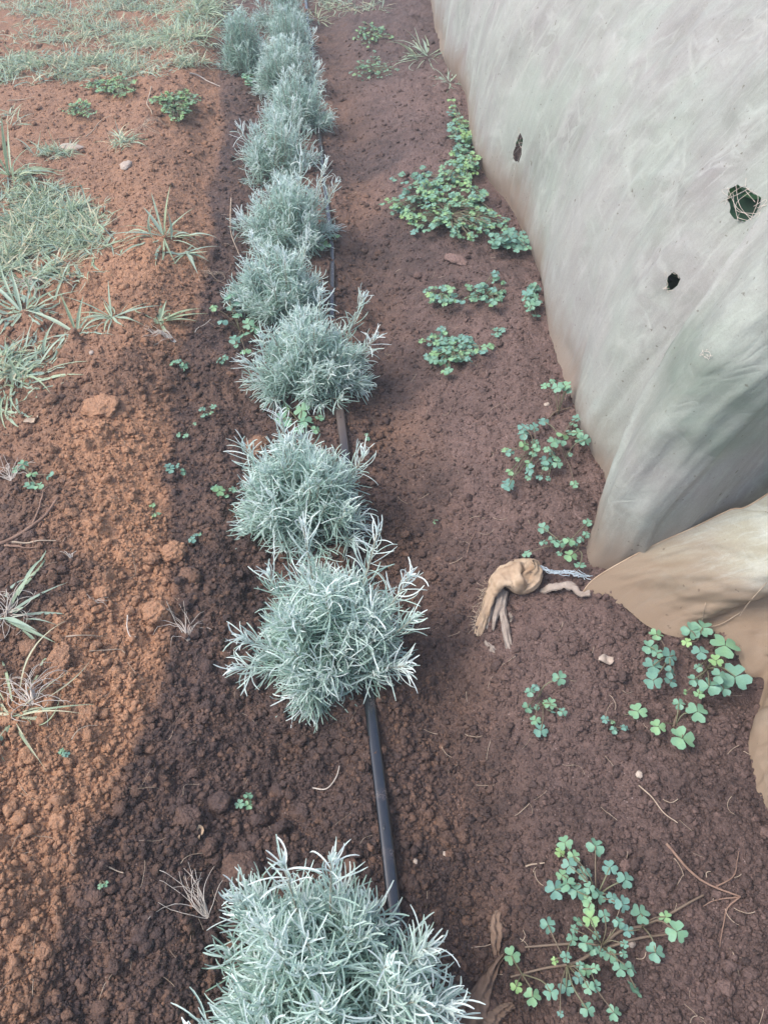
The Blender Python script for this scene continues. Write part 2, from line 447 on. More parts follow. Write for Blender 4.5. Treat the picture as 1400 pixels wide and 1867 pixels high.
def net_material(name, clean, clean2, dirt, dirt_h, through, ws=1.0):
    """woven shade net; attributes u,v run along and up the cloth in metres"""
    m, nt, bs, out = mat(name)
    u = attr(nt, 'u'); v = attr(nt, 'v'); base = attr(nt, 'rise')
    cv = nd(nt, 'ShaderNodeCombineXYZ')
    # streaks leaning the way the cloth is stretched
    lean = mth(nt, 'ADD', u, mth(nt, 'MULTIPLY', v, -0.22))
    nt.links.new(lean, cv.inputs[0]); nt.links.new(mth(nt, 'MULTIPLY', v, 0.5), cv.inputs[1])
    st = noise(nt, cv.outputs[0], 17, 7, 0.7, 0.5)
    cv2 = nd(nt, 'ShaderNodeCombineXYZ')
    nt.links.new(mth(nt, 'MULTIPLY', mth(nt, 'SUBTRACT', u, mth(nt, 'MULTIPLY', v, .5)), 0.6), cv2.inputs[0]); nt.links.new(mth(nt, 'SUBTRACT', v, mth(nt, 'MULTIPLY', u, .15)), cv2.inputs[1])
    cl = noise(nt, cv2.outputs[0], 3.2, 5, 0.55, 0.6)
    cross = noise(nt, cv2.outputs[0], 16, 5, 0.6, 0.8)
    col = mixc(nt, mapr(nt, cl, .35, .65), clean, clean2)
    col = mixc(nt, mapr(nt, st, .48, .68, 0.0, 0.32), col, (0.60, 0.64, 0.60))  # fold streaks, their light put into the colour
    col = mixc(nt, mapr(nt, cross, .50, .70, 0.0, 0.28), col, (0.62, 0.63, 0.56))
    col = mixc(nt, mapr(nt, st, .5, .28, 0.0, 0.14), col, (0.27, 0.26, 0.245))
    cv3 = nd(nt, 'ShaderNodeCombineXYZ')
    nt.links.new(mth(nt, 'ADD', lean, mth(nt, 'MULTIPLY', cross, 0.05)), cv3.inputs[0]); nt.links.new(mth(nt, 'MULTIPLY', v, 0.10), cv3.inputs[1])
    hair = noise(nt, cv3.outputs[0], 95, 4, 0.6)
    cv4 = nd(nt, 'ShaderNodeCombineXYZ')
    nt.links.new(mth(nt, 'MULTIPLY', mth(nt, 'SUBTRACT', u, mth(nt, 'MULTIPLY', v, .9)), 0.16), cv4.inputs[0]); nt.links.new(mth(nt, 'ADD', v, mth(nt, 'MULTIPLY', u, .25)), cv4.inputs[1])
    hair2 = noise(nt, cv4.outputs[0], 70, 4, 0.6)
    pat = mapr(nt, cl, .42, .58)
    col = mixc(nt, mapr(nt, hair, .54, .68, 0.0, 0.42), col, (0.66, 0.68, 0.62))
    col = mixc(nt, mth(nt, 'MULTIPLY', pat, mapr(nt, hair2, .56, .70, 0.0, 0.45)), col, (0.68, 0.70, 0.66))
    col = mixc(nt, mapr(nt, hair, .44, .30, 0.0, 0.18), col, (0.24, 0.235, 0.22))
    # sharp little fold lines up and across, their lit edges painted pale
    folds = None
    for vec, sc, lo in ((cv.outputs[0], 7.0, .955), (cv2.outputs[0], 8.5, .965), (cv4.outputs[0], 9.0, .96)):
        nz = noise(nt, vec, sc, 3, 0.5, 0.3)
        rd = mth(nt, 'SUBTRACT', 1.0, mth(nt, 'ABSOLUTE', mth(nt, 'MULTIPLY', mth(nt, 'SUBTRACT', nz, 0.5), 4.0)))
        ln = mapr(nt, rd, lo - .08, 1.0)
        folds = ln if folds is None else mth(nt, 'MAXIMUM', folds, ln)
    brk = mapr(nt, noise(nt, geo_pos(nt), 7, 3), .46, .60)
    folds = mth(nt, 'MULTIPLY', folds, brk)
    col = mixc(nt, mth(nt, 'MULTIPLY', folds, 0.38), col, (0.74, 0.76, 0.70))
    tint = noise(nt, geo_pos(nt), 3.3, 3)
    col = mixc(nt, mapr(nt, tint, .40, .62, 0.0, 1.0), mixc(nt, 0.13, col, (0.42, 0.34, 0.42)), mixc(nt, 0.16, col, (0.36, 0.55, 0.44)))
    grain = noise(nt, geo_pos(nt), 240, 3, 0.6)
    col = mixc(nt, mapr(nt, grain, .35, .65, 0.0, 0.16), col, (0.22, 0.21, 0.19))
    dn = mth(nt, 'ADD', base, mapr(nt, mth(nt, 'ADD', cl, mth(nt, 'MULTIPLY', st, 0.4)), .4, 1.0, -0.4 * dirt_h, 0.4 * dirt_h))
    col = mixc(nt, mapr(nt, dn, 0.0, dirt_h, 0.9, 0.0, True), col, dirt)
    green = attr(nt, 'crop_shade')  # painted shadow of the crop behind the cloth
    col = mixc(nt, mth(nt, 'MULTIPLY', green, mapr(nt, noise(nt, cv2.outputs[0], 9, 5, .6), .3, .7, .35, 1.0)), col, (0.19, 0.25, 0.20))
    pos = geo_pos(nt)
    sp = noise(nt, pos, 95, 2, 0.4)
    col = mixc(nt, mapr(nt, sp, .71, .76, 0.0, 0.6), col, (0.12, 0.085, 0.06))
    fine = noise(nt, pos, 700, 2, 0.5)
    col = mixc(nt, mapr(nt, fine, .3, .7, 0.0, 0.16), col, (0.15, 0.14, 0.12))
    nt.links.new(col, bs.inputs['Base Color'])
    bs.inputs['Roughness'].default_value = 0.75
    bs.inputs['Specular IOR Level'].default_value = 0.25
    b = nd(nt, 'ShaderNodeBump'); b.inputs['Strength'].default_value = 0.4; b.inputs['Distance'].default_value = 0.007 * ws
    hh = mth(nt, 'ADD', mth(nt, 'MULTIPLY', st, 1.0), mth(nt, 'ADD', mth(nt, 'MULTIPLY', cross, 0.6), mth(nt, 'ADD', mth(nt, 'MULTIPLY', hair, 0.30), mth(nt, 'ADD', mth(nt, 'MULTIPLY', hair2, 0.2), mth(nt, 'MULTIPLY', folds, 0.35)))))
    nt.links.new(hh, b.inputs['Height'])
    b2 = nd(nt, 'ShaderNodeBump'); b2.inputs['Strength'].default_value = 0.25; b2.inputs['Distance'].default_value = 0.001
    nt.links.new(fine, b2.inputs['Height']); nt.links.new(b.outputs[0], b2.inputs['Normal'])
    nt.links.new(b2.outputs[0], bs.inputs['Normal'])
    tr = nd(nt, 'ShaderNodeBsdfTranslucent'); nt.links.new(col, tr.inputs[0])
    tp = nd(nt, 'ShaderNodeBsdfTransparent')
    m1 = nd(nt, 'ShaderNodeMixShader'); m1.inputs[0].default_value = 0.25
    nt.links.new(bs.outputs[0], m1.inputs[1]); nt.links.new(tr.outputs[0], m1.inputs[2])
    m2 = nd(nt, 'ShaderNodeMixShader'); m2.inputs[0].default_value = through
    nt.links.new(m1.outputs[0], m2.inputs[1]); nt.links.new(tp.outputs[0], m2.inputs[2])
    nt.links.new(m2.outputs[0], out.inputs[0])
    return m

M_SOIL = soil_material('soil')
M_CRUMB = soil_material('soil_crumb', False)
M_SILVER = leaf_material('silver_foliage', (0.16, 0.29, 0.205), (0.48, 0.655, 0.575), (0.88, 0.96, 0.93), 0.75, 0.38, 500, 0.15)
M_WOOD = plain('woody_stem', (0.24, 0.24, 0.19), (0.40, 0.40, 0.33), 0.9)
M_OXA = leaf_material('oxalis_leaf', (0.15, 0.30, 0.25), (0.19, 0.36, 0.22), (0.27, 0.44, 0.17), 0.55, 0.2, 250)
M_PET = leaf_material('petiole', (0.17, 0.12, 0.085), (0.18, 0.20, 0.11), (0.30, 0.36, 0.18), 0.6, 0.1)
M_GRASS = leaf_material('grass_blade', (0.36, 0.47, 0.39), (0.38, 0.48, 0.30), (0.60, 0.54, 0.38), 0.42, 0.3, 120)
M_STRAW = plain('dry_straw', (0.27, 0.20, 0.14), (0.46, 0.37, 0.28), 0.8, 40)
M_ROOT = plain('bleached_root', (0.36, 0.31, 0.26), (0.62, 0.56, 0.49), 0.8, 60)
M_TWIG = plain('dry_twig', (0.15, 0.09, 0.065), (0.28, 0.18, 0.13), 0.9, 60)
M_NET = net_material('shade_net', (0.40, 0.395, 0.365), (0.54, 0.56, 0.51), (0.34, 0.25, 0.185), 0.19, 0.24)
M_FLAP = net_material('stained_net', (0.40, 0.345, 0.255), (0.49, 0.43, 0.33), (0.27, 0.185, 0.12), 0.17, 0.06, 0.8)
M_CLOTH = plain('tan_cloth', (0.25, 0.165, 0.10), (0.43, 0.33, 0.235), 0.9, 28, 0.6)
M_GREYCLOTH = plain('grey_cloth', (0.21, 0.165, 0.135), (0.34, 0.29, 0.245), 0.9, 40, 0.5)
M_BROWNCLOTH = plain('soiled_cloth', (0.105, 0.065, 0.045), (0.20, 0.135, 0.095), 0.9, 22, 0.6)
M_STONE = plain('pale_stone', (0.28, 0.22, 0.18), (0.42, 0.35, 0.29), 0.8, 90)
M_CROP = leaf_material('crop_leaf', (0.035, 0.11, 0.06), (0.05, 0.16, 0.08), (0.08, 0.22, 0.09), 0.45, 0.2, 60)
M_STRING = plain('silver_string', (0.20, 0.26, 0.29), (0.50, 0.58, 0.62), 0.35, 90, 0.2, 0.6)

# drip tape: black plastic, dusty in patches
M_TAPE, nt, bs, out = mat('black_plastic')
pos = geo_pos(nt)
nn = noise(nt, pos, 9, 4); nf = noise(nt, pos, 500, 3, .7)
dust = mth(nt, 'MULTIPLY', mapr(nt, nn, .55, .75), mapr(nt, nf, .35, .6))
sx = nd(nt, 'ShaderNodeSeparateXYZ'); nt.links.new(pos, sx.inputs[0])
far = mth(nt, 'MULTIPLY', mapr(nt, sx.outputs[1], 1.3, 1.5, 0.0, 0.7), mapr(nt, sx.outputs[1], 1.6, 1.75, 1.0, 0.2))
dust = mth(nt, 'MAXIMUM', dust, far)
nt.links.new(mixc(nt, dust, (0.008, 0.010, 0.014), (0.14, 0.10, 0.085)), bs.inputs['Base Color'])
nt.links.new(mapr(nt, dust, 0, 1, 0.16, 0.75), bs.inputs['Roughness'])
bs.inputs['Specular IOR Level'].default_value = 0.8

# ------------------------------------------------------------------ ground
def spaced(a, b, f0, grow, lim):
    """coordinates from a to b: fine step f0 growing by a factor, then on to lim"""
    out = [a]; s = f0
    while out[-1] < lim:
        out.append(out[-1] + s)
        if out[-1] > b: s *= 1.12
        else: s *= grow
    return np.array(out)

ys = spaced(0.12, 5.6, 0.0030, 1.0016, 60)
back = 0.12 - np.cumsum(0.006 * 1.12 ** np.arange(58))
ys = np.concatenate([back[::-1], ys])
xr = spaced(0.62, 0.62, 0.004, 1, 60)
xm = np.arange(-1.0, 0.62, 0.0034)
xl = -spaced(1.0, 2.4, 0.0055, 1.003, 60)[1:][::-1]
xs = np.concatenate([xl, xm, xr])
GX, GY = np.meshgrid(xs, ys)
fade = 1 - sst(6, 12, np.hypot(GX, GY))
GZ = np.where(fade > 0, 0, 0) + hf(GX, GY) * fade
ni, nj = GX.shape
idx = np.arange(ni * nj).reshape(ni, nj)
Q = np.stack([idx[:-1, :-1], idx[:-1, 1:], idx[1:, 1:], idx[1:, :-1]], -1).reshape(-1, 4)
gd = dryness(GX, GY)
gs = sst(0.05, 0.3, (GX - tape_x(GY)).ravel())
mesh_obj('ground', np.stack([GX, GY, GZ], -1).reshape(-1, 3), Q, M_SOIL, None, {'dry': gd, 'side': gs}, kind='structure')

# loose crumbs of soil, past counting
def scatter_crumbs(n):
    px = rng.uniform(-80, 1480, n * 3); py = 1950 - 1900 * rng.uniform(0, 1, n * 3) ** 1.08
    P = ground(px, py)
    X, Y = P[:, 0], P[:, 1]
    d = X - tape_x(Y)
    keep = rng.uniform(size=len(X)) < np.clip(0.75 + 0.40 * sst(0.25, 0.0, d) * (0.35 + 0.65 * sst(2.4, 1.3, Y)), 0, 1)
    keep &= ~((X > 0.5) & (Y > 1.1)) & (Y < 4.6)
    X, Y = X[keep][:n], Y[keep][:n]
    return X, Y
X, Y = scatter_crumbs(100000)
n = len(X)
r = np.clip(0.0019 * np.exp(rng.normal(0.1, 0.52, n)), 0.0009, 0.012) * (0.75 + 0.35 * np.sqrt(Y + 0.5))
r = np.where((X - tape_x(Y)) > 0.12, r * 0.85, r)
Z = hf(X, Y)
bag = Bag()
dr = dryness(X, Y)
sd = sst(0.05, 0.3, X - tape_x(Y))
big = r > 0.0055
sideA = []
for sub, sel in ((1, ~big), (2, big)):
    IV, IT = ICO[sub]
    k = sel.sum()
    ang = rng.uniform(0, 2 * np.pi, k); ca, sa = np.cos(ang), np.sin(ang)
    sc = r[sel][:, None] * rng.uniform(0.7, 1.25, (k, 3)) * np.array([1, 1, 0.8])
    V = IV[None] * (1 + rng.uniform(-0.38, 0.38, (k, len(IV)))[..., None])
    V = V * sc[:, None]
    V = np.stack([V[..., 0] * ca[:, None] - V[..., 1] * sa[:, None], V[..., 0] * sa[:, None] + V[..., 1] * ca[:, None], V[..., 2]], -1)
    V += np.stack([X[sel], Y[sel], Z[sel] + 0.15 * r[sel]], -1)[:, None]
    T = (IT[None] + (np.arange(k) * len(IV))[:, None, None]).reshape(-1, 3)
    tn = np.clip(dr[sel] + rng.normal(0, 0.10, k), 0, 1)
    bag.add(V, None, T, np.repeat(tn, len(IV)))
    sideA.append(np.repeat(sd[sel], len(IV)))
o = bag.build('soil_crumbs', M_CRUMB, attr='dry', kind='stuff', label='loose crumbs of red and dark soil scattered over the bed', category='soil crumbs')
at = o.data.attributes.new('side', 'FLOAT', 'POINT'); at.data.foreach_set('value', np.concatenate(sideA).astype(np.float32))

# ------------------------------------------------------------------ larger clods and stones, one by one
def clod(name, px, py, rpx, flat, dry, label, cat='clod', material=None, seed=0, group='large soil clods on the bed', sq=1.0, sub=5):
    g = ground(px, py)
    rr = msize(rpx, g)
    V, T = ICO[sub]
    V = V.copy()
    n0 = V.copy()
    k = 2.2
    ds = 0.30 * fbm(n0[:, 0] * 1.1 + 9 + seed, n0[:, 1] * 1.1 + n0[:, 2] * 0.9, 500 + seed, 3) + 0.22 * fbm(n0[:, 0] * k + seed, n0[:, 2] * k - n0[:, 1] * k, 510 + seed, 4)
    if material is None:
        ds = ds + 0.5 * blobs(n0[:, 0] + 3, n0[:, 1] + n0[:, 2] * .7 + 3, 0.42, 520 + seed, 0.8) + 0.35 * blobs(n0[:, 0] + 7, n0[:, 1] - n0[:, 2] * .7 + 3, 0.2, 540 + seed, 0.8)
    V = V * (1 + ds)[:, None]
    a = rng.uniform(0, 6.28)
    V = V * np.array([rr * sq, rr / sq, rr * flat])
    V = np.stack([V[:, 0] * np.cos(a) - V[:, 1] * np.sin(a), V[:, 0] * np.sin(a) + V[:, 1] * np.cos(a), V[:, 2]], -1)
    z = float(hf(g[0], g[1]))
    side = float(sst(0.05, 0.3, g[0] - tape_x(g[1])))
    o = mesh_obj(name, V, T, material or M_CRUMB, None, {'dry': np.full(len(V), dry), 'side': np.full(len(V), side)})
    o.location = (float(g[0]), float(g[1]), z + rr * flat * 0.45)
    o['label'] = label; o['category'] = cat
    if group: o['group'] = group
    return o

for i, (px, py, rp, fl, dy, lb, sq) in enumerate([
    (318, 1012, 21, .7, .85, 'round orange clod lying at the edge of the dark soil left of the second shrub', 1.0),
    (281, 1024, 13, .7, .6, 'small clod just left of the round orange clod', 1.0),
    (347, 1058, 17, .7, .35, 'brown clod just below and right of the round orange clod', 1.05),
    (110, 1211, 26, .35, .8, 'flat slab of orange soil near the left edge above the white root tuft', 1.25),
    (287, 1128, 22, .6, .9, 'orange clod on the dry ridge just left of the grey looped root tuft', 1.0),
    (160, 1305, 20, .5, .9, 'orange clod on the dry ridge right of the white root tuft', 1.15),
    (470, 813, 21, .6, .5, 'reddish clod beside the upper left of the third shrub', 1.2),
    (182, 738, 34, .3, .9, 'wide flat mound of crumbly orange soil below the grass tufts', 1.1),
    (52, 1178, 17, .6, .5, 'brown clod at the left edge between two grass tufts', 1.0),
    (437, 1588, 30, .55, .12, 'large dark rough clod just above the nearest shrub', 1.05),
    (82, 1738, 15, .6, .6, 'small reddish clod at the edge of the dark soil at bottom left', 1.0),
    (345, 1500, 24, .6, .05, 'dark clod in the furrow left of the small three leaf seedling', 1.0),
    (382, 1550, 15, .7, .05, 'small dark clod right of the curled tan leaf scrap', 1.0),
    (405, 1470, 18, .7, .05, 'dark clod just left of the seedling in the furrow', 1.0),
    (108, 1500, 16, .6, .9, 'small orange clod low on the dry ridge at left', 1.0),
    (190, 1085, 14, .6, .9, 'small orange clod on the crest of the dry ridge', 1.0),
    (832, 478, 17, .3, .7, 'flat tan clod on the path above the middle oxalis patches', 1.4),
    (100, 1820, 14, .7, .3, 'brown clod at the bottom left beside the orange soil', 1.0),
    (1325, 1800, 14, .6, .35, 'brown clod near the lower right corner', 1.0),
    (1140, 1580, 12, .5, .55, 'small reddish clod beside the top right leaves of the nearest oxalis', 1.2)]):
    clod('soil_clod', px, py, rp, fl, dy, lb, seed=i * 7, sq=sq, sub=4 if rp < 20 else 5)

for i, (px, py, rp, fl, lb, sq) in enumerate([
    (132, 268, 16, .35, 'pale flat stone lying on the bare soil at upper left', 1.4),
    (231, 305, 14, .4, 'tan angular stone on the bare soil left of the row', 1.3),
    (812, 1562, 6, .7, 'tiny cream pebble between the nearest shrub and the nearest oxalis', 1.2),
    (757, 1573, 5, .7, 'tiny brown pebble near the black pipe at lower middle', 1.1),
    (1151, 1722, 7, .8, 'small brown pebble among the right stems of the nearest oxalis', 1.0),
    (1161, 1420, 7, .7, 'whitish pebble on the soil below the middle right oxalis plants', 1.0),
    (997, 738, 5, .7, 'white pebble beside the net edge above the large oxalis clump', 1.0),
    (168, 646, 5, .7, 'cream pebble below the broad bladed grass tuft', 1.1)]):
    clod('pebble', px, py, rp, fl, 0, lb, 'stone', M_STONE, 300 + i * 5, 'pebbles and stones on the soil', sq, 4)

# ------------------------------------------------------------------ silver shrubs
def shrub(cx, cy, hw, hgt, nst, lpn, label, seed, shoots=(), Lf=0.043, sparse=1.0, tonemul=1.0, wl=0.0021):
    g = ground(cx, cy, hgt * 0.5)
    rad = msize(hw, g) * 0.99
    bx, by = g[0], g[1]
    bz = float(hf(bx, by)) - 0.01
    root = empty('silver_shrub', (bx, by, bz), label, 'shrub', 'silver shrubs planted in a row along the pipe')
    rs = np.random.default_rng(seed)
    # tips over an uneven dome
    u = rs.uniform(-0.12, 1, nst); a = rs.uniform(0, 2 * np.pi, nst)
    uu = np.clip(u, -0.12, 1)
    rxy = np.sqrt(1 - np.clip(uu, 0, 1) ** 1.7)
    rr = rs.uniform(0.72, 1.06, nst) * (1 + 0.16 * np.sin(a * 3 + seed) + 0.1 * np.sin(a * 5 + seed * 2))
    tip = np.stack([np.cos(a) * rxy * rad * rr, np.sin(a) * rxy * rad * rr, (0.13 + 0.87 * np.clip(uu, -.1, 1)) * hgt * rs.uniform(0.78, 1.08, nst)], -1)
    b0 = np.stack([np.cos(a), np.sin(a), 0 * a], -1) * (rs.uniform(0, 0.25, nst) * rad)[:, None]
    ctrl = b0 + (tip - b0) * 0.5
    ctrl[:, :2] += (tip - b0)[:, :2] * 0.22
    ctrl[:, 2] -= 0.1 * hgt * rxy
    ctrl[:, 2] = np.maximum(ctrl[:, 2], 0.02)
    ext = []
    for (sx, sy, sz, ln) in shoots:      # a few long shoots that stand clear: tip offsets in shrub radii / heights
        ext.append([sx * rad, sy * rad, sz * hgt])
    if ext:
        e = np.array(ext)
        tip = np.vstack([tip, e]); bb = e * np.array([.2, .2, 0]); b0 = np.vstack([b0, bb])
        cc = bb + (e - bb) * 0.5; cc[:, :2] += e[:, :2] * 0.15
        ctrl = np.vstack([ctrl, cc])
    N = len(tip)
    def bez(t):
        t = t[..., None]
        return (1 - t) ** 2 * b0[:, None] + 2 * (1 - t) * t * ctrl[:, None] + t ** 2 * tip[:, None]
    def dbez(t):
        t = t[..., None]
        return nrm(2 * (1 - t) * (ctrl - b0)[:, None] + 2 * t * (tip - ctrl)[:, None])
    t = np.linspace(0.30, 0.985, lpn)[None] + rs.normal(0, 0.012, (N, lpn))
    t = np.clip(t, 0.2, 1)
    P = bez(t).reshape(-1, 3); D = dbez(t).reshape(-1, 3); tt = t.ravel()
    ph = (np.arange(lpn) * 2.4)[None] + rs.uniform(0, 6.28, (N, 1)) + rs.normal(0, .25, (N, lpn)); ph = ph.ravel()
    s1 = nrm(np.cross(D, np.array([0.1, 0.2, 1.0]))); s2 = np.cross(D, s1)
    rad_dir = np.cos(ph)[:, None] * s1 + np.sin(ph)[:, None] * s2
    open_a = np.interp(tt, [0.3, 0.85, 0.95, 1], [R(70), R(56), R(40), R(22)]) + rs.normal(0, .16, len(tt))
    isx = np.repeat(np.arange(N) >= nst, lpn); open_a = np.where(isx, open_a * .72, open_a)
    d = nrm(np.cos(open_a)[:, None] * D + np.sin(open_a)[:, None] * rad_dir)
    Ln = 1.32 * Lf * np.interp(tt, [0.3, 0.8, 0.95, 1], [0.8, 1.0, 0.85, 0.5]) * rs.uniform(0.7, 1.2, len(tt))
    c = D * (rs.uniform(-0.5, 1.3, len(tt)))[:, None] - rad_dir * rs.uniform(-.1, .45, len(tt))[:, None] + rs.normal(0, 0.36, (len(tt), 3)) + np.array([0, 0, 1.0]) * rs.normal(-.10, .28, len(tt))[:, None]
    d = nrm(d + rs.normal(0, .24, d.shape))
    shoot_tone = np.repeat(rs.normal(0, 0.07, N), lpn)
    tn = np.clip((np.interp(tt, [0.25, 0.5, 0.8, 1], [0.05, 0.28, 0.5, 0.85]) + shoot_tone + .22 * isx + rs.normal(0, .12, len(tt))) * tonemul, 0, 1)  # leaf tone by age, with inner shade and tip highlights painted in
    old = rs.uniform(size=len(tt)) > sparse
    P, d, Ln, c, tn = P[~old], d[~old], Ln[~old], c[~old], tn[~old]
    keep = (P + d * Ln[:, None] * 0.6)[:, 2] > 0.0
    P, d, Ln, c, tn = P[keep], d[keep], Ln[keep], c[keep], tn[keep]
    global rng
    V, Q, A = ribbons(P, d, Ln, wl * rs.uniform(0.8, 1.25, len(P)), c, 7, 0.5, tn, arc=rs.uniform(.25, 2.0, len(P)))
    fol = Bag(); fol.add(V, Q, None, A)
    # pale woolly growing tips, whitened further as painted highlights
    bg_ = Bag(); bw = Bag()
    T = np.linspace(0, 1, 8)[None].repeat(N, 0)
    C = bez(T)
    for i in range(N):
        v, q = tube(C[i], np.linspace(0.0026, 0.0012, 8), 5)
        bw.add(v, q, None, 0.3)
        k = 6
        base = np.repeat(tip[i][None] - dbez(np.ones((N, 1)))[i] * 0.004, k, 0)
        dd = dbez(np.ones((N, 1)))[i, 0]
        ax = nrm(dd[None] + 0.28 * rs.normal(size=(k, 3)))
        v, q, A = ribbons(base, ax, rs.uniform(.010, .020, k), .0034, rs.normal(0, .15, (k, 3)), 4, .5, np.clip(rs.normal(.9, .1, k), 0, 1))
        fol.add(v, q, None, A)
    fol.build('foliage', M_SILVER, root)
    bw.build('stem', M_WOOD, root)
    return root

shrub(582, 1800, 214, .20, 116, 52, 'nearest silver leaved shrub, cut by the bottom edge beside the black pipe', 1,
      [(-.3, .75, 1.15, 1), (.1, .8, 1.1, 1), (.95, .3, .55, 1), (1.12, -.15, .5, 1), (1.0, -.5, .45, 1), (-1.1, -.3, .35, 1), (-.75, .65, .7, 1)], Lf=.044)
shrub(594, 1122, 126, .235, 100, 52, 'large silver shrub with long loose shoots, second from the bottom of the row', 2,
      [(-.25, .45, 1.35, 1), (.75, .55, 1.22, 1), (1.2, .1, 1.0, 1), (1.25, -.25, .72, 1), (1.15, -.7, .45, 1), (-1.2, -.2, .42, 1), (-1.25, -.55, .3, 1), (-.85, .5, .75, 1), (.1, -.9, .5, 1)], Lf=.046)
shrub(550, 886, 114, .215, 96, 48, 'bushy silver shrub partly hidden behind the large loose one', 3,
      [(-.9, .4, .8, 1), (-.3, .6, 1.1, 1), (1.0, .2, .8, 1)], Lf=.043)
shrub(565, 640, 104, .20, 92, 42, 'rounded silver shrub with a pale outer rim above the bare stretch of brown pipe', 4,
      [(.95, .55, 1.05, 1), (1.15, .0, .7, 1), (.2, .5, 1.12, 1), (-1.1, -.3, .5, 1)], Lf=.041)
shrub(512, 515, 84, .20, 84, 40, 'silver shrub with broad clover leaves at its lower left', 5, [(-.6, .6, 1.0, 1), (.6, .6, 1.05, 1)], Lf=.040)
shrub(520, 390, 86, .22, 84, 40, 'silver shrub with spiky upright shoots right beside the bend of the pipe', 6,
      [(.9, .3, 1.15, 1), (1.1, .2, .9, 1), (.4, .5, 1.2, 1), (-.9, -.2, .5, 1)], Lf=.042)
shrub(503, 262, 68, .23, 64, 36, 'open, sparse silver shrub halfway up the row', 7, [(.5, .5, 1.1, 1), (-.9, -.1, .8, 1)], Lf=.046, sparse=.85)
shrub(537, 178, 58, .22, 70, 36, 'silver shrub fifth from the top of the row, just above the sparse one', 8, [(.8, .3, 1.0, 1)], Lf=.044)
shrub(524, 112, 62, .23, 70, 34, 'wide silver shrub behind the fifth one from the top', 9, [(.8, .3, 1.0, 1)], Lf=.045)
shrub(444, 72, 42, .27, 66, 32, 'darker grey green shrub standing out to the left of the row near the top', 10, [], Lf=.05, tonemul=.72)
shrub(520, 50, 50, .24, 64, 30, 'dull silver shrub near the top of the row right of the darker one', 11, [], Lf=.048, tonemul=.85)
shrub(514, 2, 50, .25, 60, 30, 'farthest silver shrub, cut by the top edge of the photo', 12, [], Lf=.05, tonemul=.9)

# ------------------------------------------------------------------ drip pipe
yy = np.linspace(-0.3, 6.5, 260)
xx = tape_x(yy) + 0.004 * np.sin(yy * 6.2) + 0.012 * sst(2.0, 2.6, yy)
zz = np.array([float(hm(a, b)) for a, b in zip(xx, yy)])
zz = np.maximum(zz + 0.010, np.convolve(np.pad(zz, 12, 'edge'), np.ones(25) / 25, 'valid') + 0.013)
pr = np.interp(yy, [1.55, 1.8], [0.0095, 0.0068])
zz = zz - np.interp(yy, [1.55, 1.8], [0, .006])
V, Q = tube(np.stack([xx, yy, zz], -1), pr, 20, 0.5, 0.45)
# a pressed crease along the right edge, as flattened pipe has
VV = V.reshape(-1, 20, 3); VV[:, 0, 0] += 0.0022; VV[:, 10, 0] -= 0.0016
V = VV.reshape(-1, 3)
root = empty('drip_pipe', (float(xx[0]), float(yy[0]), float(zz[0])), 'black flattened drip irrigation pipe running along the right side of the shrubs', 'irrigation pipe')
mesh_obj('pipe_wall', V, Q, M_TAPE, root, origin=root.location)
for y0 in (0.47, 0.98, 1.48, 1.98):
    x0 = float(np.interp(y0, yy, xx)); z0 = float(np.interp(y0, yy, zz))
    V, T = ICO[2]
    mesh_obj('dripper', V * np.array([.0022, .005, .0012]) + np.array([x0 - .002, y0, z0 + .0058]), T, M_TAPE, root, origin=root.location)

# ------------------------------------------------------------------ oxalis
def _leaf_template():
    mid = np.array([(0.03, 0), (.32, 0), (.60, 0), (.78, 0), (.83, 0)])
    edg = np.array([(.05, .06), (.28, .38), (.58, .63), (.88, .56), (1.0, .27)])
    V = []; Q = []
    for k in range(3):
        a = np.pi / 2 + k * 2 * np.pi / 3
        ca, sa = np.cos(a), np.sin(a)
        b = len(V)
        for s in (0, 1, -1):
            for (m, e) in zip(mid, edg):
                p = m if s == 0 else (e[0], e[1] * s)
                z = 0.10 * abs(p[1]) - 0.12 * p[0] ** 2 - (0.05 if s == 0 else 0)
                V.append((p[0] * ca - p[1] * sa, p[0] * sa + p[1] * ca, z))
        for s in (1, 2):
            for i in range(4):
                q = (b + i, b + 5 * s + i, b + 5 * s + i + 1, b + i + 1)
                Q.append(q if s == 2 else q[::-1])
    return np.array(V), np.array(Q)
LV, LQ = _leaf_template()
LMID = np.tile(np.array([.30, .26, .20, .10, .02] + [.16, -.02, -.06, -.08, -.06] * 2), 3)

def leaf_mesh(pos, size, tilt, spin, rs):
    V = LV * (1 + rs.normal(0, .035, (len(LV), 1)) * (np.hypot(LV[:, 0], LV[:, 1]) > .25)[:, None]) * size / 2
    V = V * np.array([1, 1, 1 + 2.2 * rs.uniform(-.3, 1)])
    V = V * np.array([1, 1, 1]) + np.stack([0 * V[:, 0], 0 * V[:, 0], 0.06 * size * np.sin(V[:, 0] / size * 5 + spin)], -1)
    c, s = np.cos(spin), np.sin(spin)
    V = np.stack([V[:, 0] * c - V[:, 1] * s, V[:, 0] * s + V[:, 1] * c, V[:, 2]], -1)
    ax = rs.uniform(0, 2 * np.pi)
    n = np.array([np.sin(tilt) * np.cos(ax), np.sin(tilt) * np.sin(ax), np.cos(tilt)])
    x = nrm(np.cross([0, 1, 0.0], n)); y = np.cross(n, x)
    return V[:, :1] * x + V[:, 1:2] * y + V[:, 2:] * n + pos

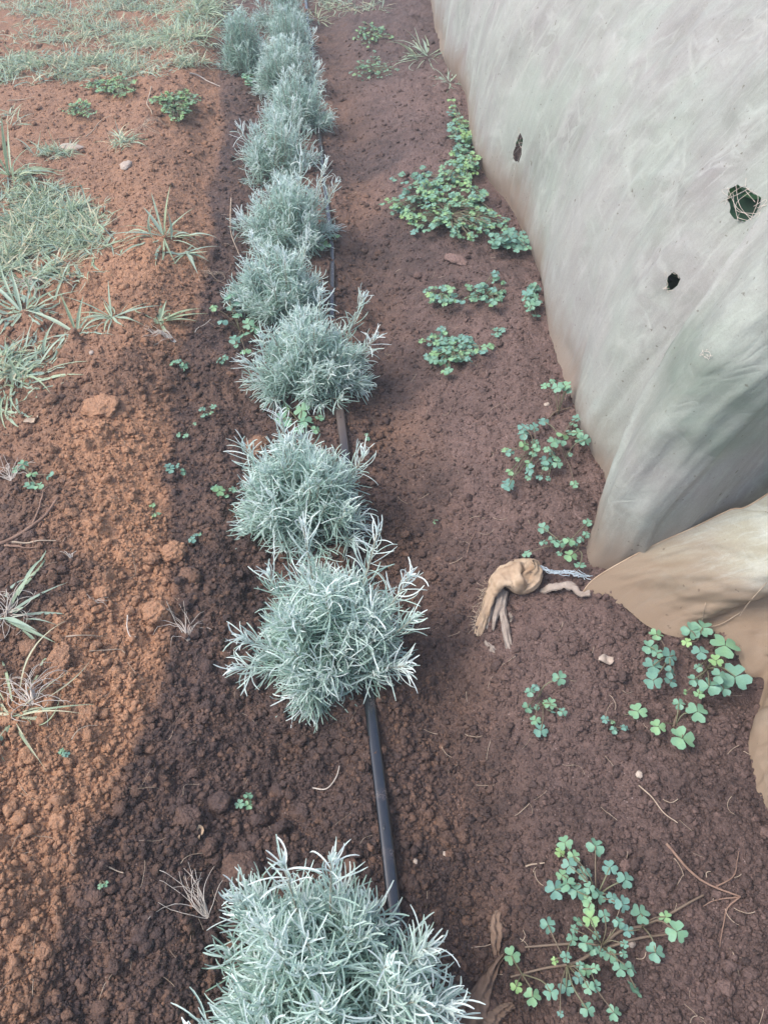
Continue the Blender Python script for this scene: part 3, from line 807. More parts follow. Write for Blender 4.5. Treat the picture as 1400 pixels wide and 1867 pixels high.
def oxalis(label, centre, leaves, up=(.02, .05), parts=False, hubs=None, seed=0, group='oxalis weeds on the soil', runners=(), name='oxalis_plant', szmul=1.04, tilt=.28):
    """leaves: (px, py, size_px, tone) read off the photo; each on its own petiole"""
    rs = np.random.default_rng(seed + 900)
    g = snap(ground(*centre))
    root = empty(name, g, label, 'weed', group)
    hub = [g] if hubs is None else [snap(ground(*h)) + np.array([0, 0, .008]) for h in hubs]
    lb = Bag(); sb = Bag()
    for (px, py, sz, tn) in leaves:
        h = rs.uniform(*up)
        p = ground(px, py, h)
        gz = float(hf(p[0], p[1]))
        p[2] = max(p[2], gz + 0.010)
        size = msize(sz, p) * szmul
        V = leaf_mesh(p, size, abs(rs.normal(0, tilt * 1.2)), rs.uniform(0, 6.28), rs)
        A = np.clip(tn + rs.normal(0, .12) + .45 * LMID - .03, 0, 1)
        # paler vein line towards the centre
        if parts:
            b = Bag(); b.add(V, LQ, None, A); b.build('leaf', M_OXA, root, origin=g)
        else:
            lb.add(V, LQ, None, A)
        hb = min(hub, key=lambda q: np.linalg.norm(q[:2] - p[:2]))
        m = (hb + p) / 2; m[2] = max(m[2], (hb[2] + p[2]) / 2 + .3 * (p[2] - gz)); m[:2] += rs.normal(0, .004, 2)
        rr = .0008 if size < .02 else .0011
        v, q = tube(spline([hb, m, p], 7), rr, 4)
        if parts:
            b = Bag(); b.add(v, q, None, 0.4 * rs.uniform()); b.build('petiole', M_PET, root, origin=g)
        else:
            sb.add(v, q, None, 0.4 * rs.uniform())
    for rn in runners:
        pts = np.array([snap(ground(*q)) + np.array([0, 0, .007]) for q in rn])
        v, q = tube(spline(pts, 14), np.linspace(.0026, .0015, 14), 6)
        b = Bag(); b.add(v, q, None, 0.0); b.build('runner', M_PET, root, origin=g)
    if not parts:
        lb.build('foliage', M_OXA, root, origin=g)
    if not parts: sb.build('stem', M_PET, root, origin=g)
    return root

def z2(x0, y0, k, L):
    return [(x0 + a / k, y0 + b / k, s / k, t) for a, b, s, t in L]

# nearest oxalis, traced from the photo (zoom of 3.333 at 880,1500)
L = z2(880, 1500, 3.333, [
 (498, 125, 92, .6), (467, 182, 60, .95), (685, 145, 105, .3), (553, 205, 75, .8), (527, 262, 90, .2), (617, 310, 85, .1), (773, 275, 92, .1),
 (865, 348, 98, .1), (482, 320, 70, .6), (440, 410, 112, .1), (510, 375, 105, .15), (570, 418, 100, .35), (645, 398, 70, .3), (704, 443, 95, .25),
 (786, 458, 68, .1), (850, 498, 92, .1), (738, 566, 72, .2), (640, 520, 80, .5), (652, 585, 98, .65), (960, 555, 118, .45), (397, 625, 92, .25),
 (826, 610, 70, .25), (882, 660, 72, .1), (1110, 575, 72, .85), (1178, 665, 122, .35), (1050, 790, 108, .1), (176, 812, 98, .5), (543, 712, 70, .1),
 (625, 735, 88, .15), (660, 770, 72, .15), (712, 785, 62, .45), (775, 808, 82, .35), (505, 818, 66, .1), (437, 842, 44, .95), (205, 1000, 72, .95),
 (303, 1060, 98, .45), (412, 1032, 90, .15), (508, 1003, 90, .1), (582, 948, 68, .1), (627, 900, 76, .5), (682, 888, 56, .5), (833, 890, 86, .45),
 (900, 890, 78, .1), (928, 1008, 104, .1), (642, 1005, 74, .3), (686, 995, 66, .1), (635, 1138, 88, .45), (797, 1157, 82, .35), (472, 1164, 40, .1),
 (855, 800, 50, .2), (580, 600, 62, .35), (555, 650, 50, .2), (590, 868, 48, .2), (690, 690, 50, .2), (860, 740, 50, .2), (630, 470, 66, .5)])
oxalis('big sprawling oxalis with long runners at the lower right corner', (1095, 1728), L, (.02, .045), True,
       [(1095, 1728), (1085, 1640), (1030, 1765), (1170, 1690), (950, 1780), (1250, 1665)], 1,
       runners=[[(1095, 1728), (1130, 1700), (1170, 1690), (1215, 1672), (1250, 1652), (1280, 1635)], [(1095, 1728), (1045, 1762), (990, 1768), (930, 1784)],
                [(1090, 1728), (1040, 1724), (955, 1732)], [(1105, 1730), (1160, 1715), (1215, 1705)]])
# beside the net at right
L = z2(1100, 850, 2.667, [(258, 817, 66, .6), (228, 880, 76, .3), (322, 925, 86, .1), (242, 970, 92, .1), (242, 1043, 88, .1), (325, 1002, 62, .1),
 (328, 1048, 62, .1), (262, 910, 55, .35)])
oxalis('blue green oxalis with a double column of leaves in front of the stained net', (1225, 1190), L, (.02, .045), True, [(1215, 1205), (1240, 1170)], 2, tilt=.2)
L = z2(1100, 850, 2.667, [(425, 800, 86, .25), (482, 785, 98, .2), (405, 857, 46, .9), (470, 905, 76, .05), (590, 875, 132, .65),
 (548, 945, 66, .75), (462, 978, 48, .3), (440, 1040, 60, .2), (515, 1068, 100, .4), (585, 1083, 70, .2), (640, 1022, 140, .1), (563, 1020, 76, .15),
 (465, 1108, 50, .5), (400, 1100, 30, .8)])
oxalis('bright and blue green oxalis with the largest leaves, against the tan net', (1285, 1225), L, (.03, .06), True, [(1285, 1225), (1265, 1180)], 3, tilt=.2)
L = z2(1100, 850, 2.667, [(367, 1155, 58, .35), (455, 1195, 100, .25), (265, 1268, 76, .7), (385, 1320, 118, .45)])
oxalis('oxalis with four separate leaves below the large leaved plant by the net', (1232, 1322), L, (.015, .04), True, seed=4, runners=[[(1225, 1330), (1232, 1310), (1243, 1292)]], tilt=.18)
oxalis('single round oxalis leaf right of three tiny seedlings', (1140, 1300), z2(1100, 850, 2.667, [(167, 1192, 86, .3)]), (.015, .02), True, seed=5, tilt=.15)
oxalis('tiny seedlings left of the single round oxalis leaf', (1118, 1325), z2(1100, 850, 2.667, [(8, 1232, 40, .15), (52, 1283, 42, .4), (102, 1272, 40, .05), (45, 1245, 22, .6)]), (.01, .02), True, seed=6)
L = z2(700, 934, 2, [(640, 605, 52, .45), (553, 637, 32, .2), (532, 655, 38, .4), (607, 698, 42, .45), (525, 712, 42, .45), (557, 712, 22, .3), (612, 727, 30, .3),
 (650, 729, 34, .1), (552, 760, 40, .4), (572, 797, 52, .15), (590, 695, 24, .7)])
oxalis('spindly oxalis with nine small leaves on thin stalks in the open soil', (988, 1295), L, (.015, .04), True, [(988, 1292), (978, 1280)], 7)
# clump beside the net, middle right (zoom 4.15 at 900,550)
k = 4.15
L = z2(900, 550, k, [(225, 945, 88, .05), (228, 1000, 95, .05), (305, 950, 75, .2), (378, 905, 85, .1), (312, 1060, 60, .35), (232, 1085, 80, .6), (85, 1120, 60, .75),
 (122, 1140, 70, .1), (325, 1100, 80, .5), (400, 1115, 60, .4), (455, 1060, 95, .4), (520, 1010, 90, .75), (575, 985, 70, .3), (508, 1060, 80, .3), (635, 880, 90, .35),
 (605, 925, 60, .3), (635, 990, 90, .35), (690, 1045, 95, .3), (640, 1060, 70, .35), (440, 1140, 70, .2), (395, 1200, 100, .05), (400, 1245, 80, .1), (480, 1225, 80, .25),
 (270, 1225, 85, .6), (270, 1270, 90, .1), (125, 1285, 70, .55), (105, 1375, 100, .1), (112, 1400, 80, .05), (262, 1330, 55, .3), (345, 1328, 55, .3), (412, 1338, 45, .2),
 (470, 1185, 60, .4), (610, 1380, 65, .45), (180, 1190, 45, .7), (300, 1150, 70, .15), (580, 1155, 40, .1)])
oxalis('leafy oxalis clump against the net edge, above the torn cloth', (1003, 842), L, (.02, .06), True, [(1003, 842), (1020, 810), (970, 830), (1030, 840)], 8, runners=[[(1000, 770), (1012, 757), (1040, 752)]])
L = z2(900, 550, k, [(390, 635, 75, .6), (445, 600, 50, .4), (480, 645, 95, .35), (540, 635, 100, .35), (520, 610, 50, .5), (560, 665, 70, .4)])
oxalis('few oxalis leaves on tall stalks touching the net edge, above the leafy clump', (1017, 757), L, (.05, .07), True, seed=9)
L = z2(900, 550, k, [(375, 1712, 85, .2), (375, 1820, 60, .3), (445, 1800, 70, .3), (500, 1830, 85, .35), (570, 1810, 90, .4), (605, 1830, 60, .3), (710, 1668, 70, .4), (700, 1760, 60, .3),
  (655, 1800, 60, .2)]) + z2(700, 934, 2, [(520, 152, 34, .3), (680, 158, 50, .7), (715, 192, 42, .15), (640, 150, 24, .4)])
oxalis('flat row of oxalis leaves at the foot of the net corner', (1040, 1003), L, (.015, .04), True, [(1030, 1000), (1050, 1010)], 10)

def patch(label, cx, cy, rx, ry, n, sz, seed, tone=(.05, .6), up=(.01, .05), rot=0, name='oxalis_plant', hubs=None, parts=False, tl=.3):
    rs = np.random.default_rng(seed)
    a = rs.uniform(0, 6.283, n); q = np.sqrt(rs.uniform(0, 1, n))
    wob = 1 + .28 * np.sin(a * 3 + seed) + .22 * np.sin(a * 7 + seed)
    x = np.cos(a) * q * rx * wob; y = np.sin(a) * q * ry * wob
    c, s = math.cos(rot), math.sin(rot)
    L = [(cx + x[i] * c - y[i] * s, cy + x[i] * s + y[i] * c, sz * rs.uniform(.65, 1.25), rs.choice([tone[0], (tone[0] + tone[1]) / 2, tone[1]])) for i in range(n)]
    hubs = hubs or [(cx + rx * .5 * math.cos(t), cy + ry * .5 * math.sin(t)) for t in (0, 1.6, 3.1, 4.7)] + [(cx, cy)]
    return oxalis(label, (cx, cy), L, up, parts, hubs, seed, name=name, tilt=tl)

patch('round low cushion of small oxalis leaves in the middle of the path', 822, 636, 50, 34, 95, 15, 21, (.05, .6))
patch('small oxalis tuft at the left of the pair above the round cushion', 802, 537, 24, 20, 24, 14, 22, (.1, .6))
patch('wider oxalis tuft at the right of the pair above the round cushion', 885, 532, 44, 26, 44, 15, 23, (.05, .5), rot=-.25)
patch('narrow oxalis tuft touching the net edge beside the paired tufts', 970, 545, 14, 30, 20, 18, 24, (.05, .3))
patch('large dense mat of yellow green and blue oxalis beside the net', 815, 372, 88, 58, 430, 13, 25, (.15, .8), (.01, .06), rot=.15)
patch('oxalis strip climbing along the net edge above the dense mat', 845, 265, 24, 62, 190, 13, 26, (.1, .9), rot=-.2)
patch('oxalis leaves at the right end of the dense mat against the net', 925, 430, 38, 24, 34, 19, 27, (.05, .3), rot=.4)
patch('scattered oxalis leaves at the left of the dense mat', 755, 330, 40, 30, 34, 13, 28, (.05, .3))
patch('three tiny oxalis leaves right of the round cushion', 908, 604, 13, 10, 7, 11, 29, (.1, .5), (.005, .015))
oxalis('broad bright clover under the front of the rounded shrub', (548, 775), z2(0, 467, 2, [(1042, 553, 34, .5), (1030, 592, 56, .5), (1100, 562, 62, .5), (1110, 602, 60, .45), (1090, 632, 40, .5), (1150, 632, 36, .5), (1166, 588, 32, .4), (1050, 610, 32, .5)]),
       (.015, .04), True, seed=31)
oxalis('broad clover leaves at the lower left of a silver shrub', (437, 600), z2(0, 467, 2, [(835, 145, 44, .25), (848, 178, 50, .3), (780, 187, 32, .6), (865, 215, 40, .3), (812, 238, 38, .2), (890, 285, 40, .3), (855, 303, 42, .25),
       (895, 347, 40, .6), (905, 245, 44, .4), (930, 265, 40, .4), (860, 325, 26, .3)]), (.02, .05), True, seed=32)
oxalis('small clover sprig on the right of a silver shrub beside the pipe', (600, 437), [(611, 429, 16, .6), (603, 430, 12, .5), (590, 440, 16, .5), (582, 450, 16, .5), (598, 447, 12, .4)], (.02, .04), True, seed=33)
small = [
 ('pale two leaf seedling on dark soil left of the bushy shrub', [(392, 888, 16, .5), (402, 905, 22, .7), (395, 900, 12, .6), (414, 910, 12, .5), (424, 892, 14, .2)]),
 ('bluish seedling with a wilted stalk on the dark soil edge', [(309, 853, 18, .1), (312, 862, 16, .1), (336, 864, 14, .4), (326, 858, 10, .2)]),
 ('tiny bright seedling on the orange ridge', [(278, 922, 12, .6), (290, 936, 10, .7), (280, 940, 10, .6)]),
 ('small seedling just above the round orange clod', [(350, 984, 14, .15), (357, 978, 10, .1), (364, 975, 10, .2)]),
 ('bright three leaf seedling alone in the dark furrow', [(454, 1455, 17, .5), (437, 1467, 17, .5), (455, 1472, 17, .5)]),
 ('tiny seedling on dark soil at lower left', [(184, 1618, 11, .5), (193, 1613, 11, .6)]),
 ('tiny seedling on orange soil near the left edge', [(112, 1370, 12, .5), (122, 1376, 11, .2), (116, 1376, 9, .4)]),
 ('pair of small seedlings on dark soil left of the clover', [(368, 745, 12, .3), (389, 741, 12, .3), (372, 757, 14, .3), (385, 752, 9, .5)]),
 ('seedling with cut leaves below the bleached roots', [(316, 664, 14, .3), (334, 668, 16, .3), (325, 658, 12, .3), (340, 660, 12, .4)]),
 ('pale seedling by the dry roots at the left edge', [(30, 855, 18, .4), (45, 852, 18, .4), (58, 864, 20, .6), (55, 884, 22, .5), (70, 886, 18, .5), (90, 866, 20, .3)]),
 ('small seedling left of the rounded shrub', [(398, 656, 12, .2), (410, 652, 12, .3), (404, 660, 9, .3)]),
 ('faint seedling beside the pipe right of the bushy shrub', [(670, 800, 9, .4), (668, 792, 8, .5)]),
 ('white green seedling pair on dark soil at centre left', [(325, 792, 12, .4), (338, 794, 12, .3), (355, 772, 8, .4)]),
 ('tiny seedling on the path right of the large loose shrub', [(795, 948, 7, .5), (792, 953, 6, .5)]),
]
for i, (lb, L) in enumerate(small):
    cxy = np.mean([(a, b) for a, b, _, _ in L], 0)
    oxalis(lb, (float(cxy[0]), float(cxy[1])), L, (.006, .02), False, seed=40 + i, name='seedling', group='small weed seedlings')
patch('low feathery weed clump on bare soil at upper left', 320, 188, 36, 24, 300, 7, 60, (.5, .95), (.01, .05), name='weed_clump')
patch('low weed patch just above and left of the feathery clump', 205, 155, 42, 16, 260, 6, 61, (.5, .9), (.01, .04), name='weed_clump')
patch('small creeping weed on bare soil near the left edge', 145, 197, 26, 14, 110, 6, 62, (.5, .8), (.01, .03), name='weed_clump')
patch('sparse weed clump on the path near the top', 680, 122, 36, 22, 90, 6, 63, (.2, .6), (.01, .03), name='weed_clump')
patch('sparse weed clump on the path at the top, above the other one', 678, 62, 32, 20, 110, 6, 64, (.3, .8), (.01, .04), name='weed_clump')
patch('weed leaves in the dark hollow left of the row near the top', 455, 142, 12, 14, 30, 9, 65, (.3, .6), (.01, .04), name='weed_clump')

# ------------------------------------------------------------------ grass tufts
def tuft(label, px, py, n, L, W, seed, spread=.9, tone=(.05, .5), spec=(), up=.34, group='grass tufts on the soil'):
    rs = np.random.default_rng(seed)
    g = snap(ground(px, py))
    root = empty('grass_tuft', g, label, 'grass', group)
    n = int(n * .95)
    a = rs.uniform(0, 6.283, n)
    el = np.clip(rs.normal(up, .4, n), .05, 1.4)
    d = np.stack([np.cos(a) * np.cos(el), np.sin(a) * np.cos(el), np.sin(el)], -1)
    base = g + np.stack([np.cos(a), np.sin(a), 0 * a], -1) * rs.uniform(0, L * .42 * spread, n)[:, None]
    curl = np.stack([0 * a, 0 * a, -rs.uniform(.1, .75, n)], -1) + rs.normal(0, .16, (n, 3))
    LL = L * rs.uniform(.35, 1.25, n)
    V, Q, A = ribbons(base, d, LL, W * rs.uniform(.35, .95, n), curl, 9, .3, rs.uniform(tone[0], tone[1], n), 'grass', arc=rs.uniform(.3, 1.9, n))
    gz = hf(V[:, 0], V[:, 1], False)
    V[:, 2] = np.maximum(V[:, 2], gz + .003)
    bg_ = Bag(); bg_.add(V, Q, None, A)
    bg_.build('blades', M_GRASS, root, origin=g)
    for (dx, dy, dz, LLL, WW, tn) in spec:
        v, q, A = ribbons(g[None], nrm(np.array([[dx, dy, dz]])), LLL, WW * .8, np.array([[0, 0, -.25]]), 10, .3, tn, 'grass')
        v[:, 2] = np.maximum(v[:, 2], hf(v[:, 0], v[:, 1], False) + .003)
        b2 = Bag(); b2.add(v, q, None, A); b2.build('broad_blade', M_GRASS, root, origin=g)
    return root

tuft('broad bladed grass tuft shaped like a star on bare orange soil', 140, 608, 7, .09, .010, 71, .5, (.1, .4),
     [(-1, .5, .45, .20, .014, .2), (.9, -.35, .2, .13, .012, .15), (-.35, -1, .15, .14, .014, .1), (.2, .6, 1, .13, .012, .35), (-.3, .5, 1.1, .15, .011, .5), (.4, -.8, .2, .06, .014, .1)])
tuft('grass tuft with one tall upright blade right of the star shaped tuft', 205, 580, 18, .09, .008, 72, .7, (.1, .5),
     [(0, .4, 1, .13, .013, .15), (-1, .3, .6, .17, .009, .2), (1, .4, .35, .14, .010, .1), (-1, -.2, .3, .13, .009, .2)])
tuft('short grass tuft leaning right at the edge of the dark soil', 290, 585, 12, .09, .011, 73, .5, (.4, .6), [(1, .5, .4, .13, .013, .5), (1, .3, .3, .14, .012, .45), (.3, .6, .9, .08, .012, .4)])
tuft('wide grass tuft with tall green blades behind the orange mound', 300, 435, 26, .12, .010, 74, 1.4, (.05, .5),
     [(.2, .3, 1, .20, .012, .55), (-.15, .3, 1, .17, .014, .15), (-1, -.1, .35, .18, .014, .05), (-.5, .4, .9, .13, .015, .05), (.7, .2, .8, .16, .010, .3)])
tuft('drooping grass sprig hanging over the dark soil below the wide tuft', 342, 470, 10, .07, .008, 75, .5, (.1, .4), [(.5, -1, .1, .11, .012, .1), (-1, -.5, .15, .09, .012, .1), (1, .4, .3, .11, .009, .05), (1, -.4, .1, .08, .011, .15)])
tuft('leafy grass tuft at the left edge beside the star shaped tuft', 40, 570, 40, .14, .013, 76, 1.2, (.05, .4), [(-.3, .8, .8, .17, .015, .2), (-1, .8, .8, .2, .013, .1)])
tuft('matted grass tuft at the left edge under the leafy one', 25, 690, 60, .15, .010, 77, 1.6, (.1, .5), [(1, .1, .15, .17, .011, .1)])
tuft('low grass tuft at the left edge above the orange soil', 8, 750, 34, .09, .008, 78, 1.2, (.1, .5))
tuft('tall bladed grass clump at the left edge with one upright blade', 18, 325, 36, .20, .012, 79, 1.2, (.3, .6), [(.1, .2, 1, .26, .016, .5), (1, -.1, .35, .2, .018, .05), (-.4, .3, 1, .2, .014, .5)])
tuft('small ragged grass tuft on bare soil at centre left', 187, 373, 12, .07, .007, 80, .8, (.1, .5))
tuft('grass tuft drooping at the left edge beside bleached grass', 8, 1130, 22, .13, .010, 81, 1, (.05, .4), [(.9, .8, .3, .13, .010, .1), (.5, -.3, .4, .13, .010, .1)])
tuft('thin yellow green grass tuft by the white root tuft', 25, 1310, 26, .13, .006, 82, 1.2, (.4, .9), [(1, .25, .15, .13, .006, .4), (-.1, -1, .1, .10, .010, .4)])
tuft('upright grass tuft growing against the net near the top', 780, 100, 34, .2, .009, 83, .9, (.1, .5), [(-.6, .3, .8, .2, .010, .3)])
tuft('grass growing by the net edge below the upright tuft', 820, 150, 22, .1, .008, 84, 1, (.05, .3))
tuft('bright grass tuft right of the top of the shrub row', 578, 38, 26, .14, .009, 85, .9, (.4, .7))
tuft('small grass tuft on the path at the top', 610, 18, 18, .12, .009, 86, .8, (.2, .5))
tuft('tall pale grass clump left of the darker shrub near the top', 335, 70, 70, .22, .010, 87, 1.6, (.1, .6))
tuft('bushy grass clump at the top left of the darker shrub', 365, 22, 70, .2, .010, 88, 1.6, (.2, .6))

# grass cover: uncountable
REG = [(60, 460, 75, 60, 700), (110, 420, 70, 45, 500), (30, 420, 50, 50, 350), (60, 400, 60, 30, 250), (150, 440, 50, 30, 180), (20, 480, 40, 40, 250), (90, 510, 60, 18, 160),
       (60, 345, 60, 20, 180), (20, 670, 40, 40, 160),
       (60, 115, 90, 16, 420), (180, 110, 90, 18, 420), (250, 80, 60, 16, 320), (60, 20, 120, 22, 420), (60, 380, 60, 30, 300), (140, 400, 40, 25, 160), (180, 45, 80, 22, 300), (300, 70, 60, 18, 420), (120, 70, 120, 22, 350),
       (350, 45, 55, 34, 620), (250, 12, 120, 12, 380), (340, 115, 40, 14, 140), (120, 135, 80, 14, 220), (20, 140, 50, 18, 160), (380, 12, 40, 14, 220), (330, -10, 120, 18, 300), (90, -15, 140, 20, 300),
       (240, 130, 50, 15, 150), (20, 220, 20, 12, 80), (100, 280, 40, 8, 70), (225, 262, 20, 8, 40), (600, 5, 30, 14, 90), (660, 8, 40, 12, 80)]
bag = Bag()
rs = np.random.default_rng(5)
for (cx, cy, rx, ry, n) in REG:
    n = int(n * 1.7)
    px = cx + rs.normal(0, .5, n) * rx; py = cy + rs.normal(0, .5, n) * ry
    P = snap(ground(px, py))
    ok = vn(P[:, 0] * 9, P[:, 1] * 9, 951) + .5 * vn(P[:, 0] * 25, P[:, 1] * 25, 952) > (.60 if cy > 300 else .56)
    P = P[ok]; px = px[ok]; py = py[ok]; n = len(P)
    if n == 0: continue
    near = py > 300
    a = rs.uniform(0, 6.283, n); el = np.clip(rs.normal(.35 if near[0] else .5, .3, n), .02, 1.3)
    d = np.stack([np.cos(a) * np.cos(el), np.sin(a) * np.cos(el), np.sin(el)], -1)
    curl = np.stack([0 * a, 0 * a, -rs.uniform(.05, .5, n)], -1) + rs.normal(0, .15, (n, 3))
    Ls = rs.uniform(.03, .11, n)
    tn = np.where(rs.uniform(size=n) < .24, rs.uniform(.8, 1, n), rs.uniform(.0, .5, n))
    V, Q, A = ribbons(P, d, Ls, rs.uniform(.0025, .0075, n), curl, 6, .3, tn, 'grass', arc=rs.uniform(.2, 1.8, n))
    V[:, 2] = np.maximum(V[:, 2], hf(V[:, 0], V[:, 1], False) + .002)
    bag.add(V, Q, None, A)
bag.build('grass_cover', M_GRASS, kind='stuff', label='low matted grass covering the ground at upper left', category='grass')

# ------------------------------------------------------------------ straw litter (uncountable) and single dry things
bag = Bag()
rs = np.random.default_rng(6)
n = 420
px = rs.uniform(-20, 1420, n); py = rs.uniform(0, 1867, n) ** 1.0
P = ground(px, py); keep = ~((P[:, 0] > .55) & (P[:, 1] > .9)) & (P[:, 1] < 4.5)
P = P[keep]
for p in P:
    L = rs.uniform(.012, .05) * (1 if p[0] < tape_x(p[1]) - .3 else .7)
    a = rs.uniform(0, 6.283); k = rs.normal(0, .45)
    t = np.linspace(-.5, .5, 7)
    pts = np.stack([p[0] + L * t * np.cos(a) - L * k * t * t * np.sin(a), p[1] + L * t * np.sin(a) + L * k * t * t * np.cos(a), 0 * t], -1)
    pts[:, 2] = hf(pts[:, 0], pts[:, 1], False) + .0035 + .004 * rs.uniform() * (t + .5)
    v, q = tube(pts, rs.uniform(.0002, .0006), 4)
    bag.add(v, q, None, 0)
bag.build('straw_litter', M_STRAW, kind='stuff', label='fine dry straw and root threads strewn over the soil', category='straw')

def strands(name, label, cat, px, py, n, L, r, seed, material, head=(0, 1), curlk=2.0, up=.012, group=None, sp=.7):
    rs = np.random.default_rng(seed)
    g = snap(ground(px, py))
    bag = Bag()
    a0 = math.atan2(head[1], head[0])
    for i in range(n):
        a = a0 + rs.normal(0, sp); k = rs.normal(0, curlk)
        l = L * rs.uniform(.5, 1.1)
        t = np.linspace(0, 1, 12)
        th = a + k * t
        x = g[0] + np.concatenate([[0], np.cumsum(np.cos(th[:-1]))]) * l / 11 + rs.normal(0, .002)
        y = g[1] + np.concatenate([[0], np.cumsum(np.sin(th[:-1]))]) * l / 11 + rs.normal(0, .002)
        z = hf(x, y, False) + .003 + .6 * up * np.sin(t * np.pi * rs.uniform(.6, 1)) * rs.uniform(.3, 1.2)
        v, q = tube(np.stack([x, y, z], -1), np.linspace(r, r * .5, 12) * .62, 5)
        bag.add(v, q, None, 0)
    o = bag.build(name, material, origin=g, label=label, category=cat)
    if group: o['group'] = group
    return o

gr = 'dry root and grass tufts lying on the soil'
strands('dry_root_tuft', 'grey looped dry root tuft at the edge of the dark soil', 'dry roots', 343, 1170, 14, .085, .0011, 91, M_ROOT, (-.25, 1), 1.6, .018, gr, .3)
strands('dry_root_tuft', 'white bleached root tuft near the left edge beside thin grass', 'dry roots', 62, 1290, 30, .085, .0013, 92, M_ROOT, (-.2, 1), 1.8, .03, gr, .7)
strands('dry_root_tuft', 'bleached root tuft with a white stalk just above the nearest shrub', 'dry roots', 378, 1672, 20, .085, .0011, 93, M_ROOT, (-.4, 1), 1.3, .02, gr, .5)
strands('dry_root_tuft', 'wilted bleached roots above the cut leaf seedling', 'dry roots', 322, 632, 18, .09, .0012, 94, M_ROOT, (-1, .25), 1.0, .015, gr, .3)
strands('dry_root_tuft', 'dry roots at the left edge by the pale seedling', 'dry roots', 22, 878, 20, .075, .0012, 95, M_ROOT, (.1, 1), 1.3, .02, gr, .8)
strands('dry_root_tuft', 'bleached roots hanging below the matted grass', 'dry roots', 52, 515, 18, .11, .0014, 96, M_ROOT, (.4, -1), 1.5, .02, gr, .8)
strands('dry_root_tuft', 'bleached grass heap at the left edge below the dark hollow', 'dry roots', 15, 1120, 30, .08, .0013, 97, M_ROOT, (.3, 1), 2.2, .03, gr, 1.2)
strands('dry_root_tuft', 'small knot of pale roots on the crest of the orange ridge', 'dry roots', 168, 1105, 10, .03, .0009, 98, M_ROOT, (.3, .4), 3, .01, gr, 1.2)
strands('dry_root_tuft', 'small white dried leaf knot at left, between the brown root and the orange clods', 'dry roots', 130, 1022, 6, .025, .0016, 99, M_ROOT, (-.6, 1), 1, .01, gr, .4)
strands('dry_root_tuft', 'dry stalks at the foot of the feathery weed clump', 'dry roots', 262, 228, 16, .13, .0015, 100, M_STRAW, (1, 0), 1.2, .01, gr, 1.2)
strands('dry_root_tuft', 'dry stalks below the drooping grass sprig on dark soil', 'dry roots', 385, 500, 14, .10, .0010, 101, M_STRAW, (-.3, 1), 2.2, .01, gr, 1.2)

def stick(name, label, pts, r, material, cat='twig', group=None, lift=.006, branches=()):
    P = np.array([snap(ground(*p)) for p in pts]); P[:, 2] = [float(hm(p[0], p[1])) for p in P]
    C = spline(P, 18); C[:, 2] = hf(C[:, 0], C[:, 1], False) + lift
    C[:, 2] = np.convolve(np.pad(C[:, 2], 2, 'edge'), np.ones(5) / 5, 'valid') + .002
    g = C[0].copy()
    b = Bag(); v, q = tube(C, np.linspace(r, r * .55, 18), 7); b.add(v, q, None, 0)
    for br in branches:
        P = np.array([snap(ground(*p)) for p in br]); D = spline(P, 10); D[:, 2] = hf(D[:, 0], D[:, 1], False) + lift
        v, q = tube(D, np.linspace(r * .6, r * .25, 10), 5); b.add(v, q, None, 0)
    o = b.build(name, material, origin=g, label=label, category=cat)
    if group: o['group'] = group
    return o
gt = 'twigs and dry stalks on the soil'
stick('twig', 'branching brown twig on the soil at the right of the nearest oxalis', [(1205, 1552), (1245, 1590), (1300, 1622), (1345, 1640)], .0022, M_TWIG, group=gt,
      branches=[[(1300, 1622), (1335, 1600), (1340, 1560)], [(1345, 1640), (1320, 1665), (1310, 1730)], [(1345, 1640), (1300, 1645), (1280, 1655)]])
stick('twig', 'pale thin stalk leaning across the soil above the branching twig', [(1160, 1440), (1185, 1462), (1210, 1490), (1230, 1508)], .0011, M_STRAW, group=gt)
stick('twig', 'thick brown root across the dark soil at the left edge', [(-10, 1000), (40, 975), (85, 945), (110, 915)], .0045, M_TWIG, group=gt, branches=[[(10, 998), (45, 1000), (70, 1002)], [(60, 960), (75, 925), (90, 890)]])
stick('twig', 'pale straw stalk beside the brown root at the left edge', [(25, 994), (60, 993), (105, 991)], .0022, M_STRAW, group=gt)
stick('twig', 'thin horizontal straw on the orange ridge', [(123, 1166), (155, 1167), (190, 1165)], .0014, M_STRAW, group=gt)
stick('twig', 'upright white thread on the orange ridge', [(236, 1130), (237, 1150), (241, 1170), (252, 1172)], .0014, M_ROOT, group=gt)
stick('twig', 'pale wavy straw on the orange ridge above the flat slab', [(165, 1193), (200, 1191), (222, 1190), (230, 1196)], .0014, M_STRAW, group=gt)
stick('twig', 'small orange straw on the lower orange ridge', [(135, 1355), (150, 1340), (168, 1334), (183, 1333)], .0012, M_STRAW, group=gt)
stick('twig', 'tan straw on dark soil above the nearest shrub', [(188, 1582), (205, 1588), (228, 1596)], .0014, M_STRAW, group=gt)
stick('twig', 'pale straw left of the nearest oxalis', [(957, 1583), (970, 1578), (992, 1575)], .0014, M_STRAW, group=gt)
stick('twig', 'white root thread above the nearest shrub beside the pipe', [(570, 1438), (595, 1440), (612, 1420), (619, 1398)], .0012, M_ROOT, group=gt)
stick('twig', 'bent pale stalk lying on the soil left of the darker shrub', [(347, 140), (365, 143), (388, 155), (402, 161)], .0032, M_ROOT, group=gt)
stick('twig', 'pale broken stalk in front of the feathery weed clump', [(277, 162), (272, 180), (269, 193), (276, 205), (279, 214)], .0028, M_STRAW, group=gt)
stick('twig', 'long dry runner stalk across the bare soil at upper left', [(108, 258), (150, 255), (210, 257), (260, 254)], .0018, M_TWIG, group=gt)
